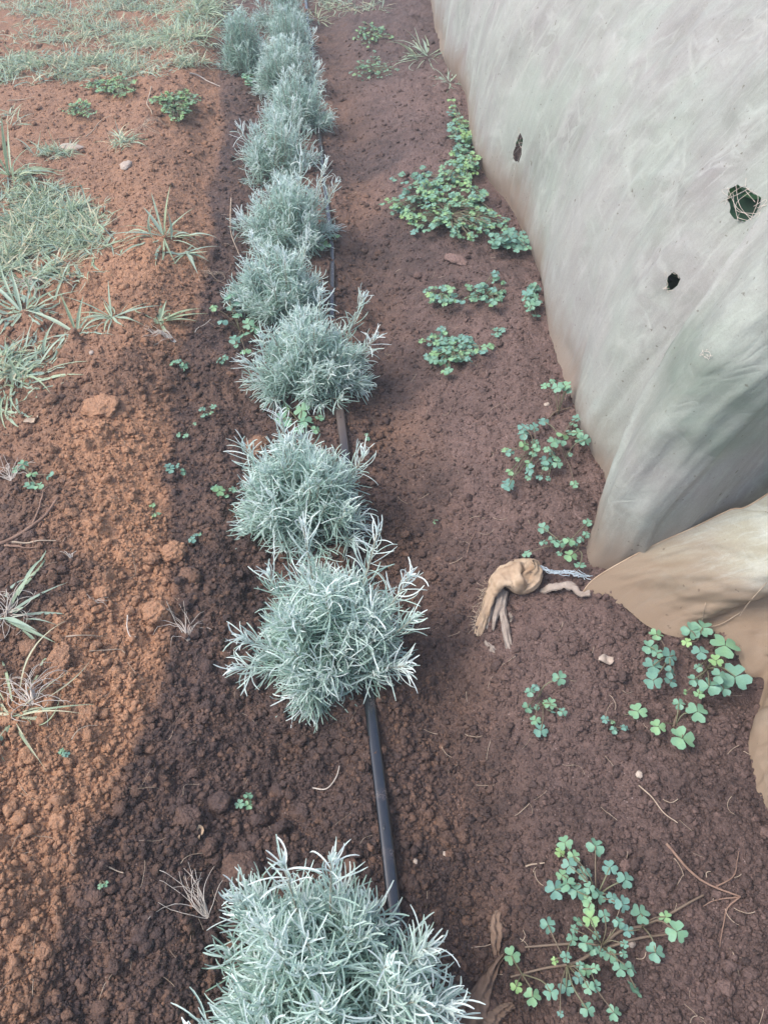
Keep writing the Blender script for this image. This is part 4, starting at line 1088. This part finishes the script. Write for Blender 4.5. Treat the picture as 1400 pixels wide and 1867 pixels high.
stick('twig', 'tan stalk lying diagonally on the bare soil at upper left', [(157, 254), (175, 238), (190, 222), (204, 214)], .0026, M_STRAW, group=gt)
stick('twig', 'pale stalk at the far left on bare soil', [(15, 186), (40, 183), (66, 181)], .0026, M_STRAW, group=gt)
stick('twig', 'tall brown stalk leaning on the left of the spiky shrub', [(425, 385), (424, 420), (426, 455), (440, 490)], .0020, M_STRAW, group=gt, lift=.05)
stick('twig', 'thin brown stalk hanging beside the pipe near the net', [(850, 1020), (855, 1000), (862, 985), (866, 975)], .0008, M_TWIG, group=gt)
stick('twig', 'curly pale root on dark soil left of the clover', [(357, 612), (362, 602), (375, 597), (386, 590)], .0012, M_ROOT, group=gt)

# curled leaf scrap and dry leaf
def scrap(label, pts, w, material):
    P = np.array([snap(ground(*p)) for p in pts]); C = spline(P, 12); C[:, 2] = hf(C[:, 0], C[:, 1], False) + .006 + .004 * np.sin(np.linspace(0, 6, 12))
    t = np.linspace(0, 1, 12); ww = w * np.sqrt(np.sin(np.pi * np.clip(t, .04, .96)))
    tan = nrm(np.gradient(C, axis=0)); s = nrm(np.cross(tan, [0, 0, 1.0]))
    k = np.linspace(-1, 1, 6)
    V = C[:, None] + s[:, None] * (ww[:, None] * k[None])[..., None] + np.array([0, 0, 1.0]) * (w * .5 * k ** 2)[None, :, None]
    V2 = V - np.array([0, 0, .0006])
    idx = np.arange(72).reshape(12, 6)
    q = np.stack([idx[:-1, :-1], idx[:-1, 1:], idx[1:, 1:], idx[1:, :-1]], -1).reshape(-1, 4)
    g = C[0].copy()
    o = mesh_obj('leaf_scrap', np.concatenate([V.reshape(-1, 3), V2.reshape(-1, 3)]), np.concatenate([q, q[:, ::-1] + 72]), material, origin=g, label=label, category='dry leaf')
    return o
scrap('curled tan leaf scrap on the dark soil above the nearest shrub', [(362, 1518), (370, 1522), (364, 1532), (366, 1542)], .006, M_CLOTH)
scrap('pale papery leaf scrap on soil right of the torn cloth', [(1090, 1205), (1103, 1206), (1118, 1204)], .010, M_STONE)
scrap('yellowish crumpled leaf on soil beside the left grass', [(45, 775), (58, 770), (72, 768)], .009, M_STRAW)

# ------------------------------------------------------------------ the net tunnel
net = empty('net_tunnel', (0.9, 1.2, 0), 'large whitish shade net draped over the crops, with holes and soil stains along its foot', 'shade net')

def gp(px, py, dz=-.006):
    p = ground(px, py)
    k = np.linspace(-.02, .02, 7); A_, B_ = np.meshgrid(p[0] + k, p[1] + k)
    z = float(np.mean(hf(A_, B_)))
    t = (H - z) / (H - p[2]) * 1.0
    p = np.array([p[0] * t, p[1] * t, z + dz]); return p

def grid_normals(P):
    du = np.gradient(P, axis=0); dv = np.gradient(P, axis=1)
    return nrm(np.cross(du, dv))

# side and end curtain
bot = [np.array([.30, 9, 0])] + [gp(*q) for q in [(785, 0), (808, 105), (848, 170), (857, 255), (880, 310), (935, 385), (985, 500), (1000, 600), (1040, 720), (1062, 790), (1106, 880), (1086, 940), (1068, 1015)]]
bot += [gp(1110, 1042), gp(1180, 1052), np.array([.74, .995, 0.03]), np.array([1.0, 1.01, .02]), np.array([1.28, 1.02, .02])]
nu, nv = 620, 210
s = np.linspace(0, 1, nu); s = 1 - (1 - s) ** 1.0
# denser near the camera
Bc0 = spline(bot, 2000)
dens = 1 / np.clip(Bc0[:, 1] * .5 + .35, .5, 4)
cd = np.cumsum(dens); cd = (cd - cd[0]) / (cd[-1] - cd[0])
Bu = np.stack([np.interp(np.linspace(0, 1, nu), cd, Bc0[:, k]) for k in range(3)], -1)
arc = np.concatenate([[0], np.cumsum(np.linalg.norm(np.diff(Bu[:, :2], axis=0), axis=1))])
arc = arc - arc[np.argmin(np.linalg.norm(Bu - gp(1068, 1015), axis=1))]         # 0 at the corner, negative along the side
vv = np.concatenate([np.linspace(0, .5, 165) ** 1.0, np.linspace(.5, 1, 46)[1:]])
nv = len(vv)
phi = vv[None] * np.pi
CX, HT = 1.32, 1.18
rx = CX - Bu[:, 0:1]
lean = 0.10 * np.sin(phi) * sst(-1.2, -3.5, arc)[:, None]
P = np.empty((nu, nv, 3))
P[..., 0] = CX - rx * np.cos(phi) * (1 - 0.0 * phi)
P[..., 1] = Bu[:, 1:2] + 0 * phi
P[..., 2] = Bu[:, 2:3] * (1 - np.sin(phi)) + HT * np.sin(phi) ** .92
# pull in the corner so that the cloth leans a little everywhere
N0 = grid_normals(P)
U = arc[:, None] + 0 * phi; Vv = HT * 1.25 * phi / 1.57 * .8 + 0 * U
rise = P[..., 2] - Bu[:, 2:3]
sidew = sst(0.25, 0.0, U)
dl = U - .22 * Vv
w = .020 * fbm(dl * 3.1, Vv * .8, 801, 3) + .010 * fbm(dl * 11, Vv * 1.3 - U * .4, 811, 3)
w += .004 * (1 - np.abs(fbm(dl * 17 + fbm(U * 4, Vv * 4, 822, 2), Vv * 2.6, 821, 3)) * 4)
cr = (U + .9 * Vv)
w += .010 * fbm(cr * 4 + 5, (Vv - .35 * U) * 7, 831, 4) * sst(.15, .6, Vv)
w += .0035 * (1 - np.abs(fbm(cr * 5 + 5, (Vv - .35 * U) * 12, 841, 3)) * 4) * (.4 + .6 * sst(.1, .5, Vv))
# the crease rising from the corner and the belly of cloth below it
crease = np.exp(-((U + .06 + .16 * Vv) / .014) ** 2) * sst(.0, .12, Vv) * sst(.9, .4, Vv)
w += .014 * crease + .022 * np.exp(-(((U - .16) / .12) ** 2 + ((Vv - .45) / .22) ** 2))
w -= .007 * np.exp(-((U + .22 + .1 * Vv) / .07) ** 2) * sst(0, .2, Vv) * sst(.8, .4, Vv)
w *= np.clip(rise / .05, 0, 1) * (0.25 + 0.75 * sst(.3, .1, U)) * sst(.8, .5, U)
sgn = -1 if N0[int(nu * .6), 20, 0] > 0 else 1
P = P + N0 * (sgn * w)[..., None]
idx = np.arange(nu * nv).reshape(nu, nv)
faces = np.stack([idx[:-1, :-1], idx[:-1, 1:], idx[1:, 1:], idx[1:, :-1]], -1)
keepf = np.ones(faces.shape[:2], bool)
px_, py_, dep_ = project(P)
vis = vv < .5
holes = [(945, 271, 11, 23, 'a'), (1350, 371, 25, 24, 'b'), (1225, 513, 11, 17, 'c'), (1291, 646, 7, 7, 'd'), (1196, 523, 4, 4, 'e')]
thread_src = []
for (hx, hy, ra, rb, nm) in holes:
    dd = np.hypot(px_ - hx, py_ - hy) + 1e6 * (~vis)[None, :] + dep_ * 2
    i0, j0 = np.unravel_index(np.argmin(dd), dd.shape)
    c = P[i0, j0].copy()
    tu = nrm(P[i0 + 1, j0] - P[i0 - 1, j0]); tv = nrm(P[i0, j0 + 1] - P[i0, j0 - 1])
    tv = nrm(tv - tu * (tu @ tv))
    dpt = dep_[i0, j0]; n_ = np.cross(tu, tv)
    view = nrm(np.array([0, 0, H]) - c); fore = max(abs(n_ @ view), .3)
    a_, b_ = ra * dpt / 1400 / max(abs(tu @ np.array([1, 0, 0])) + .35, .5), rb * dpt / 1400
    q = P - c
    qu, qv = (q @ tu), (q @ tv)
    th = np.arctan2(qv / b_, qu / a_)
    rag = 1 + .16 * np.sin(th * 3 + hx) + .10 * np.sin(th * 7 + hy) + .05 * np.sin(th * 13)
    rad = np.hypot(qu / a_, qv / b_) / rag
    near = np.linalg.norm(q, axis=-1) < .12
    cell = max(np.linalg.norm(P[i0 + 1, j0] - P[i0, j0]), np.linalg.norm(P[i0, j0 + 1] - P[i0, j0])) / min(a_, b_)
    inside = near & (rad < 1)
    # move the ring of cloth next to the hole onto its edge
    ring = near & (rad < 1) & (rad > 1 - 1.1 * cell)
    s_ = np.where(ring, 1 / np.maximum(rad, .05), 1)
    P[ring] = (c + q * s_[..., None])[ring]
    ins2 = inside & ~ring
    keepf &= ~(ins2[:-1, :-1] | ins2[1:, :-1] | ins2[:-1, 1:] | ins2[1:, 1:])
    thread_src.append((c, tu, tv, a_, b_, n_ * np.sign(n_ @ view), nm))
F = faces[keepf]
# crop shadow painted dark green low on the near end
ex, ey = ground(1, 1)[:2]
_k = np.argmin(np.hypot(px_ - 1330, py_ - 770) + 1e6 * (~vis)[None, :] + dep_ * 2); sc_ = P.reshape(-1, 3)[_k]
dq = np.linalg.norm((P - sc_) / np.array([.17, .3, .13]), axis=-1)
crop_shade = .8 * sst(1.25, .3, dq + .35 * fbm(P[..., 0] * 12, P[..., 2] * 12, 881, 4))
mesh_obj('net_sheet', P.reshape(-1, 3), F, M_NET, net, {'u': U, 'v': Vv, 'rise': rise * (1 + 0 * U), 'crop_shade': crop_shade}, origin=net.location)
for (c, tu, tv, a_, b_, n_, nm) in thread_src:
    if nm in 'e': continue
    b = Bag()
    rs = np.random.default_rng(ord(nm))
    for i in range(15 if nm in 'ab' else 9):
        t0 = rs.uniform(0, 6.283); t1 = t0 + (rs.normal(0, .9) if rs.uniform() < .75 else rs.uniform(2, 4))
        p0 = c + tu * a_ * 1.05 * np.cos(t0) + tv * b_ * 1.05 * np.sin(t0)
        k = rs.uniform(.65, 1.5); p1 = c + tu * a_ * k * np.cos(t1) + tv * b_ * k * np.sin(t1)
        m = (p0 + p1) / 2 + (tu * rs.normal() + tv * rs.normal()) * a_ * .35 + n_ * rs.uniform(.001, .006)
        v, q = tube(spline([p0 + n_ * .001, m, p1 + n_ * .003], 10), .00038, 4)
        b.add(v, q, None, 0)
    b.build('frayed_threads', M_ROOT, net, origin=net.location)

# stained near sheet whose free edge is folded down over the far one
P0 = gp(1058, 1087, .004)
def on_z(px, py, z):
    r, f, d = ray(px, py); t = (H - z) / -d
    return np.array([r * t, f * t, z])
Lc = spline([P0, on_z(1088, 1052, .092), on_z(1180, 1000, .15), on_z(1262, 963, .20), on_z(1330, 930, .245), on_z(1400, 900, .29), np.array([.88, .96, .60]), np.array([1.12, .98, 1.0]), np.array([1.5, .98, 1.12]), np.array([2.0, .98, .8]), np.array([2.25, .98, 0.03])], np.linspace(0, 1, 230) ** 1.7)
Bb = [P0] + [gp(*q, .001) for q in [(1128, 1102), (1180, 1142), (1238, 1163), (1290, 1152), (1338, 1190), (1362, 1232), (1392, 1240), (1382, 1290), (1364, 1355), (1377, 1425), (1404, 1490)]] + [np.array([.70, .15, .055]), np.array([.8, -.8, .05])]
Bb = spline(Bb, 420)
vb = np.linspace(0, 1, 230) ** 1.7
ph = vb * np.pi
Rc = np.stack([1.5 - .7 * np.cos(ph), -.8 + 0 * ph, 0.05 + 1.07 * np.sin(ph) ** .92], -1)
ub = np.linspace(0, 1, 420)
Tc = Lc[-1] + (Rc[-1] - Lc[-1]) * ub[:, None]
# arc length of free edge is short near the ground: reparametrise so rows stay fine low down
UU, VV_ = ub[:, None, None], vb[None, :, None]
S = (1 - UU) * Lc[None] + UU * Rc[None] + (1 - VV_) * Bb[:, None] + VV_ * Tc[:, None] - ((1 - UU) * (1 - VV_) * P0 + (1 - UU) * VV_ * Lc[-1] + UU * (1 - VV_) * Rc[0] + UU * VV_ * Rc[-1])
arcb = np.concatenate([[0], np.cumsum(np.linalg.norm(np.diff(Bb, axis=0), axis=1))])
U = arcb[:, None] + 0 * vb[None]; Vd = 2.6 * vb[None] + 0 * U
rise = np.clip(S[..., 2] - Bb[:, None, 2], 0, 9)
N0 = grid_normals(S)
w = .012 * fbm(U * 6, Vd * 2.5, 901, 3) + .006 * fbm((U + .8 * Vd) * 14, (Vd - .5 * U) * 5, 911, 3)
w += .004 * (1 - np.abs(fbm((U - .5 * Vd) * 16, Vd * 8, 921, 3)) * 4)
w += .005 * (1 - np.abs(fbm(U * 7 + 2 * Vd, Vd * 7 - U * 2, 931, 4)) * 4) + .0025 * (1 - np.abs(fbm(U * 15 - 9 * Vd, Vd * 18, 941, 3)) * 4)
w += .028 * np.exp(-(((U - .14) / .10) ** 2 + ((Vd - .18) / .12) ** 2))
w -= .030 * np.exp(-((U - .33 + .3 * Vd) / .045) ** 2) * sst(0, .1, Vd)
w += .020 * np.exp(-((U - .42 + .2 * Vd) / .035) ** 2) * sst(0, .06, Vd)
w *= np.clip(rise / .03, 0, 1) * np.clip(U / .10, 0, 1)
sgn = -1 if N0[200, 10, 0] > 0 else 1
S = S + N0 * (sgn * w)[..., None]
idx = np.arange(S.shape[0] * S.shape[1]).reshape(S.shape[:2])
F = np.stack([idx[:-1, :-1], idx[:-1, 1:], idx[1:, 1:], idx[1:, :-1]], -1).reshape(-1, 4)
mesh_obj('folded_net', S.reshape(-1, 3), F, M_FLAP, net, {'u': U, 'v': Vd, 'rise': rise}, origin=net.location, label='cream and brown stained lower sheet with a free edge')
v, q = tube(S[0, :190], .0014, 6)
b = Bag(); b.add(v, q, None, 0); b.build('hem', M_CLOTH, net, origin=net.location)
# loose thread on the stained sheet
b = Bag()
for pts in ([(1282, 1132), (1283, 1112), (1288, 1100)], [(1400, 1062), (1370, 1098), (1350, 1125)], [(1282, 1140), (1300, 1143), (1320, 1137), (1350, 1120)]):
    px2, py2, dp2 = project(S)
    C = []
    for (a_, b2) in pts:
        k = np.argmin(np.hypot(px2 - a_, py2 - b2) + 50 * dp2); C.append(S.reshape(-1, 3)[k] + np.array([-.004, -.003, .004]))
    if len(C) > 2:
        v, q = tube(spline(C, 12), .0007, 4); b.add(v, q, None, 0)
b.build('loose_thread', M_STRAW, net, origin=net.location)

# crumpled cloth tail running from the free edge into the soil
def band(name, path, widths, rolls, material, root, nacross=22, seed=0, thick=.0012, crum=.004, U0=0):
    """a strip of cloth: path points (world), width and roll (radians) at each"""
    n = 70
    C = spline(path, n); tt = np.linspace(0, 1, n)
    W = np.interp(tt, np.linspace(0, 1, len(widths)), widths); Rl = np.interp(tt, np.linspace(0, 1, len(rolls)), rolls)
    tan = nrm(np.gradient(C, axis=0)); s0 = nrm(np.cross(tan, [0, 0, 1.0])); u0 = np.cross(s0, tan)
    s = np.cos(Rl)[:, None] * s0 + np.sin(Rl)[:, None] * u0; nn = -np.sin(Rl)[:, None] * s0 + np.cos(Rl)[:, None] * u0
    k = np.linspace(-1, 1, nacross)
    V = C[:, None] + s[:, None] * (W[:, None] * k[None] / 2)[..., None] - nn[:, None] * (W[:, None] * .28 * (k ** 2)[None])[..., None]
    x = tt[:, None] * 9 + seed; y = k[None] * 1.5 + seed
    V = V + nn[:, None] * (crum * fbm(x + 0 * y, y * 1.8 + 0 * x, seed, 4) * 2 + crum * .8 * np.sin(k[None] * 7 + tt[:, None] * 5 + seed))[..., None]
    gz = hf(V[..., 0], V[..., 1], False)
    V[..., 2] = np.maximum(V[..., 2], gz - .002)
    V2 = V - nn[:, None] * thick
    m = n * nacross; idx = np.arange(m).reshape(n, nacross)
    q = np.stack([idx[:-1, :-1], idx[:-1, 1:], idx[1:, 1:], idx[1:, :-1]], -1).reshape(-1, 4)
    e = [np.stack([idx[:-1, c], idx[1:, c], idx[1:, c] + m, idx[:-1, c] + m], -1) for c in (0, -1)]
    mesh_obj(name, np.concatenate([V.reshape(-1, 3), V2.reshape(-1, 3)]), np.concatenate([q, q[:, ::-1] + m] + e), material, root, origin=root.location)
    return V

def lift(px, py, z):
    return ground(px, py, z)

g = ground(935, 1062)
torn = empty('torn_cloth', snap(g), 'rolled tan piece of torn cloth with frayed grey tails half buried beside the net', 'cloth')
rows = [([(866, 1156), (884, 1088), (899, 1044), (924, 1026), (952, 1018), (976, 1020), (986, 1034)], [.002, .006, .008, .010, .012, .016, .02]),
        ([(868, 1158), (888, 1092), (903, 1052), (930, 1036), (955, 1028), (974, 1030), (984, 1042)], [.006, .030, .052, .058, .056, .050, .034]),
        ([(871, 1160), (893, 1098), (910, 1064), (932, 1060), (948, 1056), (966, 1052), (978, 1052)], [.008, .034, .056, .050, .058, .040, .030]),
        ([(874, 1162), (897, 1104), (912, 1072), (930, 1068), (942, 1080), (962, 1076), (980, 1060)], [.006, .026, .040, .050, .034, .022, .014]),
        ([(873, 1160), (895, 1100), (911, 1066), (930, 1062), (943, 1076), (962, 1072), (978, 1058)], [.002, .018, .030, .036, .020, .008, .002])]
G_ = np.array([spline([lift(a, b, z) for (a, b), z in zip(pp, zz_)], 90) for pp, zz_ in rows])
G2 = np.array([spline(G_[:, i], 36) for i in range(90)])
NN = grid_normals(G2); tt1 = np.linspace(0, 1, 90)[:, None]; kk1 = np.linspace(0, 1, 36)[None]
wr = .005 * fbm(tt1 * 10 + kk1 * 3, kk1 * 4 - tt1 * 6, 71, 4) + .0035 * (1 - 3 * np.abs(fbm(tt1 * 5 - kk1 * 5, kk1 * 6 + tt1 * 9, 72, 3)))
wr = wr + .0035 * np.sin(kk1 * 26 + 3 * fbm(tt1 * 6 + 0 * kk1, kk1 * 2 + 0 * tt1, 73, 2)) * (.4 + .8 * vn(tt1 * 7 + 0 * kk1, kk1 * 3, 74))
wr = wr - .016 * np.exp(-((tt1 - .80 - .08 * kk1) / .028) ** 2) * np.exp(-((kk1 - .45) / .25) ** 2) * 1.0
G2 = G2 + NN * ((-1 if NN[45, 10, 2] < 0 else 1) * wr * np.sin(np.pi * kk1) ** .5)[..., None]
V2 = G2 + NN * .0012 * (1 if NN[45, 10, 2] < 0 else -1)
m = 90 * 36; idx = np.arange(m).reshape(90, 36)
q = np.stack([idx[:-1, :-1], idx[:-1, 1:], idx[1:, 1:], idx[1:, :-1]], -1).reshape(-1, 4)
mesh_obj('rolled_cloth', np.concatenate([G2.reshape(-1, 3), V2.reshape(-1, 3)]), [q, q[:, ::-1] + m], M_CLOTH, torn, origin=torn.location)
band('rolled_cloth_rim', [lift(975, 1022, .05), lift(985, 1042, .045), lift(972, 1062, .035), lift(950, 1072, .03), lift(932, 1066, .04), lift(915, 1060, .045)],
     [.014, .026, .028, .026, .022, .012], [1.2, .9, .6, .5, .6, .7], M_CLOTH, torn, 12, 8, crum=.003)
for i, (pp, ww) in enumerate([([lift(914, 1072, .03), lift(912, 1095, .022), lift(903, 1122, .012), lift(899, 1150, .002)], [.016, .020, .012, .004]),
                              ([lift(900, 1078, .028), lift(893, 1105, .02), lift(886, 1140, .006), lift(884, 1165, -.004)], [.014, .016, .014, .006]),
                              ([lift(922, 1078, .022), lift(917, 1110, .012), lift(923, 1150, .007), lift(930, 1188, -.002)], [.012, .014, .017, .014]),
                              ([lift(885, 1168, .004), lift(897, 1182, .004), lift(906, 1200, -.004)], [.006, .014, .008]),
                              ([lift(929, 1118, .008), lift(932, 1125, .012), lift(931, 1134, .002)], [.004, .007, .004])]):
    band('tail', pp, ww, [.2, -.2, .1], M_GREYCLOTH, torn, 10, 20 + i, crum=.002)
b = Bag(); rs = np.random.default_rng(77)
for i in range(70):
    t = rs.uniform(0, 1)
    p = lift(890 - 20 * t + rs.normal(0, 2), 1062 + 95 * t, .035 * (1 - t) + .004)
    a = rs.uniform(2.3, 4.4); L = rs.uniform(.008, .026)
    tt = np.linspace(0, 1, 7); th = a + rs.normal(0, 1.3) * tt
    pts = p + np.stack([np.cumsum(np.cos(th)) * L / 7, np.cumsum(np.sin(th)) * L / 7, -tt * .012 * rs.uniform(0, 1)], -1)
    pts[:, 2] = np.maximum(pts[:, 2], hf(pts[:, 0], pts[:, 1], False) + .002)
    v, q = tube(pts, .0004, 4); b.add(v, q, None, 0)
b.build('frayed_fibres', M_STRAW, torn, origin=torn.location)

tail = empty('buried_cloth_hem', snap(ground(1020, 1072)), 'flat grey brown strip of cloth poking from the soil between torn cloth and net', 'cloth')
band('strip', [lift(985, 1077, -.004), lift(1008, 1066, .014), lift(1032, 1062, .022), lift(1048, 1070, .020), lift(1058, 1080, .018), lift(1075, 1078, .02)], [.01, .03, .034, .028, .022, .02], [.9, .9, .8, .5, .5, .6], M_GREYCLOTH, tail, 14, 41, crum=.003)
b = Bag()
for i in range(9):
    pts = [lift(984 + rs.normal(0, 1), 1034 + rs.normal(0, 3), .03), lift(1008, 1040 + rs.normal(0, 3), .026), lift(1030, 1043 + rs.normal(0, 3), .022), lift(1052, 1047 + rs.normal(0, 3), .018), lift(1072 + rs.normal(0, 6), 1054 + rs.normal(0, 3), .012)]
    v, q = tube(spline(pts, 20) + rs.normal(0, .0012, (20, 3)), .0007, 5); b.add(v, q, None, 0)
b.build('plastic_string', M_STRING, origin=lift(984, 1034, 0), label='shiny silvery bundle of string tied between the torn cloth and the net corner', category='string')

low = empty('buried_cloth', snap(ground(905, 1780)), 'long soiled brown cloth strip half buried between the nearest shrub and oxalis', 'cloth')
band('upper_fold', [lift(918, 1652, .002), lift(910, 1672, .012), lift(911, 1700, .016), lift(907, 1722, .010), lift(906, 1748, .002)], [.004, .018, .026, .018, .008], [.3, .4, .3, .3, .3], M_BROWNCLOTH, low, 14, 51, crum=.003)
band('lower_fold', [lift(917, 1742, .006), lift(902, 1768, .012), lift(885, 1805, .014), lift(866, 1850, .016), lift(850, 1890, .018), lift(838, 1930, .018)], [.006, .020, .030, .042, .052, .055], [.2, .3, .3, .3, .3, .3], M_BROWNCLOTH, low, 18, 55, crum=.005)
band('side_fold', [lift(935, 1832, .006), lift(918, 1845, .010), lift(900, 1865, .010), lift(885, 1895, .010)], [.006, .016, .024, .03], [.6, .5, .4, .4], M_BROWNCLOTH, low, 12, 59, crum=.004)

# ------------------------------------------------------------------ crops under the net
def wall_x(y, z):
    k = int(nu * .8)
    xb = np.interp(y, Bu[:k, 1][::-1], Bu[:k, 0][::-1])
    return CX - (CX - xb) * np.sqrt(np.clip(1 - (np.clip(z, 0, HT) / HT) ** 2, 0, 1))

def crop(label, x, y, h, n, seed, sr=.28, sl=.15):
    rs = np.random.default_rng(seed)
    root = empty('crop_plant', (x, y, 0), label, 'crop plant', 'leafy crops growing under the net')
    lb = Bag(); sb = Bag()
    for i in range(n):
        a = rs.uniform(0, 6.283); hh = h * rs.uniform(.35, 1); rr = rs.uniform(.05, sr)
        p = np.array([np.cos(a) * rr, np.sin(a) * rr, hh])
        if p[0] + x < wall_x(p[1] + y, p[2]) + .09 and y > 1.4: continue
        v, q = tube(spline([[0, 0, 0], [p[0] * .3, p[1] * .3, hh * .6], p], 8), np.linspace(.006, .003, 8), 6); sb.add(v, q, None, 0)
        k = 4
        aa = a + rs.normal(0, .9, k); el = rs.normal(.1, .4, k)
        d = np.stack([np.cos(aa) * np.cos(el), np.sin(aa) * np.cos(el), np.sin(el)], -1)
        v, q, A = ribbons(np.repeat(p[None], k, 0), d, rs.uniform(.6, 1.1, k) * sl, rs.uniform(.05, .09, k), np.tile([0, 0, -.3], (k, 1)), 8, .2, rs.uniform(0, 1, k), 'grass')
        if y > 1.4: v[:, 0] = np.maximum(v[:, 0], wall_x(v[:, 1] + y, v[:, 2]) + .085 - x)
        lb.add(v, q, None, A)
    lb.build('foliage', M_CROP, root); sb.build('stem', M_CROP, root)
    return root
crop('dark green leafy crop showing as a shadow through the near end of the net', .78, 1.22, .55, 44, 1, .13, .09)
for i, (x, y, h, n, sr, lb) in enumerate([
    (.82, 1.85, .42, 110, .26, 'low dark green crop seen through the small hole in the middle of the net'),
    (.92, 2.25, .85, 170, .42, 'tall dark green crop seen through the round hole at the right of the net'),
    (.62, 2.65, .36, 110, .22, 'dark green crop seen through the tall slit hole at the left of the net')]):
    crop(lb, x, y, h, n, 10 + i, sr, .13)

# ------------------------------------------------------------------ haze volume added to imitate a fogged lens
bpy.ops.mesh.primitive_cube_add(size=1)
hz = bpy.context.object
hz.name = 'haze'; hz['kind'] = 'stuff'; hz['label'] = 'thin pale haze added to imitate lens fog'; hz['category'] = 'haze'
hz.scale = (134, 134, 4.2); hz.location = (0, 0, 0.9)
mh = bpy.data.materials.new('haze'); mh.use_nodes = True
t_ = mh.node_tree
t_.nodes.remove(t_.nodes['Principled BSDF'])
pv = t_.nodes.new('ShaderNodeVolumePrincipled')
pv.inputs['Color'].default_value = (0.90, 0.96, 1.0, 1)
pv.inputs['Density'].default_value = 0.013
t_.links.new(pv.outputs[0], t_.nodes['Material Output'].inputs['Volume'])
hz.data.materials.append(mh)
